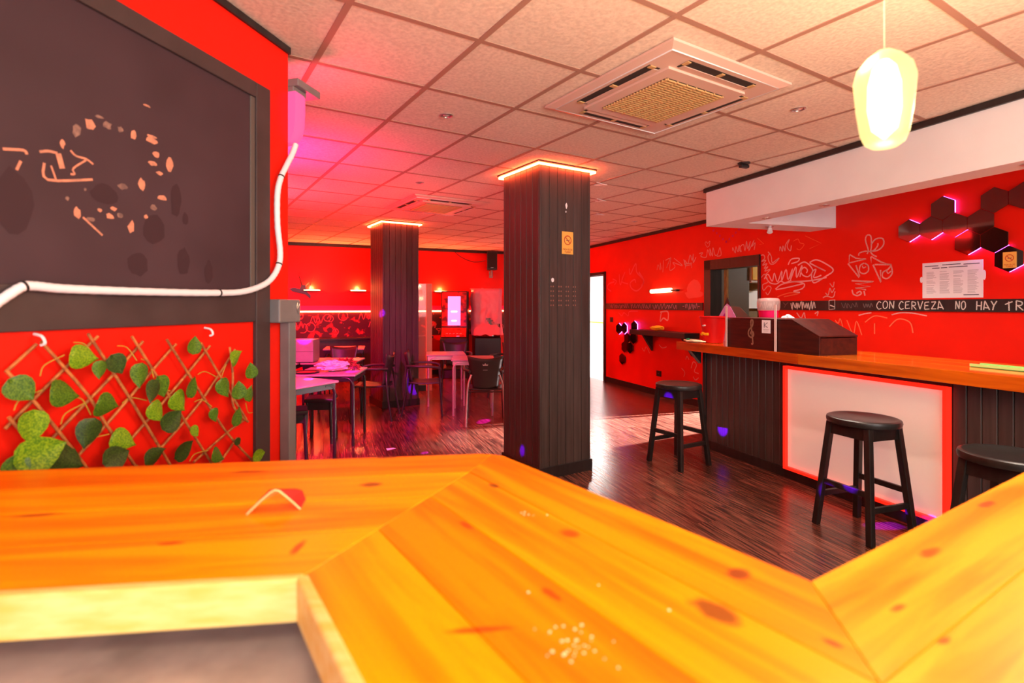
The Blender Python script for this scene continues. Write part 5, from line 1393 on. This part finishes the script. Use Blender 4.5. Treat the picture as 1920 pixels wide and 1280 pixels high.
obj('tray_liner', G().lathe([(.09, .0085), (.09, .0095)], 24), mat('tray_red_paper', (.5, .03, .03), .7), ty)
for k, (x, y, s_) in enumerate(((-1.58, 5.93, .07), (-1.44, 5.80, .045), (-1.76, 5.98, .045))):  # heaps of red scraps on the littered table
    obj('red_scrap', crumple(s_, 41 + k, 1.3, .9, .6, 4, .9, 4.5), mat('red_scrap_surface', (.42, .03, .03), .7, color2=(.12, .02, .02), scale=30), loc=(x, y, .75), rz=k, group='red scraps on the littered table', cat='scrap',
        label=('largest heap of red scraps in the middle of the littered table', 'small red scrap heap at the right of the littered table', 'small red scrap heap at the back of the littered table')[k])
obj('paper_scrap', G().add([(-.05, -.03, .002), (.05, -.02, .006), (.045, .035, .002), (-.04, .03, .008)], [(0, 1, 2, 3)]), M_PAPER, loc=(*(-0.964,5.348), 0), rz=.6, label='white paper scrap lying on the red floor near the tables', cat='paper')

# ------------------------------------------------------------------ party light hanging behind the dividing wall
pl = empty('party_light', (-1.3, 3.05, 2.42), .4, label='black party light with coloured lenses under the ceiling', cat='party light')
obj('bracket', G().tube([(0, 0, CEIL - 2.42 - .004), (0, 0, .12)], .014, 8), M_BLACK, pl)
obj('head', G().lathe([(.02, -.10), (.09, -.07), (.12, 0), (.09, .08), (.03, .12)], 20), M_BLACK, pl, smooth=50)
obj('lens', G().lathe([(.07, -.105), (.05, -.12), (.01, -.125)], 16), mat('magenta_lens', (.9, .1, .6), .3, emit=(1, .05, .5), strength=3), pl, smooth=60)
PLP = (-1.3, 3.05, 2.24)
light('party_magenta', 'SPOT', PLP, 520, (1.0, .015, .34), .05, target=(-1.95, 5.7, .75), spot=62, blend=.6)
light('magenta_ceiling_fill', 'SPOT', (-1.75, 3.9, 2.0), 90, (1.0, .008, .13), .05, target=(-1.6, 4.1, 2.68), spot=140, blend=1)  # added spot without a fixture, tints the ceiling magenta
light('red_ceiling_fill', 'SPOT', (-2.35, 5.3, 1.9), 220, (1.0, .008, .02), .1, target=(-1.9, 5.8, 2.68), spot=130, blend=1)  # added spot without a fixture, reddens the ceiling
for (tx, ty_, tz, ang, pw_, colr) in ((*(0.221,4.520,0.320), 1.5, 60, (.12, 0, 1)), (*(2.350,5.200,0.247), 1.8, 80, (.12, 0, 1)), (*(2.255,3.450,0.230), 1.9, 60, (.15, 0, 1)), (*(2.684,3.350,0.147), 1.6, 60, (.15, 0, 1)),
                                   (*(-1.085,7.200,0.444), 1.8, 60, (.12, 0, 1)), (*(-1.485,7.600,1.331), 1.5, 50, (.25, 0, 1)), (-1.45, 5.7, .75, 3.0, 14, (.12, .02, 1)), (*(-0.034,6.600,0.019), 2.2, 60, (.6, 0, 1)), (*(-1.925,6.100,0.029), 2.0, 60, (.8, 0, 1)), (-2.3, 6.7, 1.03, 3.5, 14, (.15, 0, 1)), (*(-0.609,5.200,0.020), 1.4, 50, (.3, 0, 1))):
    light('party_beam', 'SPOT', PLP, pw_ / 60 * 400 * (Vector((tx, ty_, tz)) - Vector(PLP)).length_squared, colr, .01, target=(tx, ty_, tz), spot=ang, blend=.5)
# added red fill for the back room: two unseen floods behind the dividing wall
for k, (x, y) in enumerate(((-3.6, 6.2), (-3.75, 8.3))):
    rf = empty('red_fill_lamp', (x, y, 2.5), .3, label=('added red fill lamp, out of view, over the nearer tables', 'added red fill lamp, out of view, near the back wall')[k], cat='lamp', group='added red fill lamps')
    obj('housing', G().box(-.1, .1, -.07, .07, 0, .06), M_BLACK, rf, bevel=.006)
    obj('yoke', G().tube([(0, 0, .06), (0, 0, CEIL - 2.5 - .004)], .012, 8), M_BLACK, rf)
    obj('lens', G().box(-.085, .085, -.055, .055, -.006, 0), mat('red_lens', (.9, .05, .03), .3, emit=(1, .02, .01), strength=5), rf)
    light('red_fill', 'SPOT', (x, y, 2.47), (480, 800)[k], (1.0, .010, .007), .1, target=((-2.3, 6.5, 0), (-1.6, 10.6, .6))[k], spot=(95, 100)[k], blend=.9)
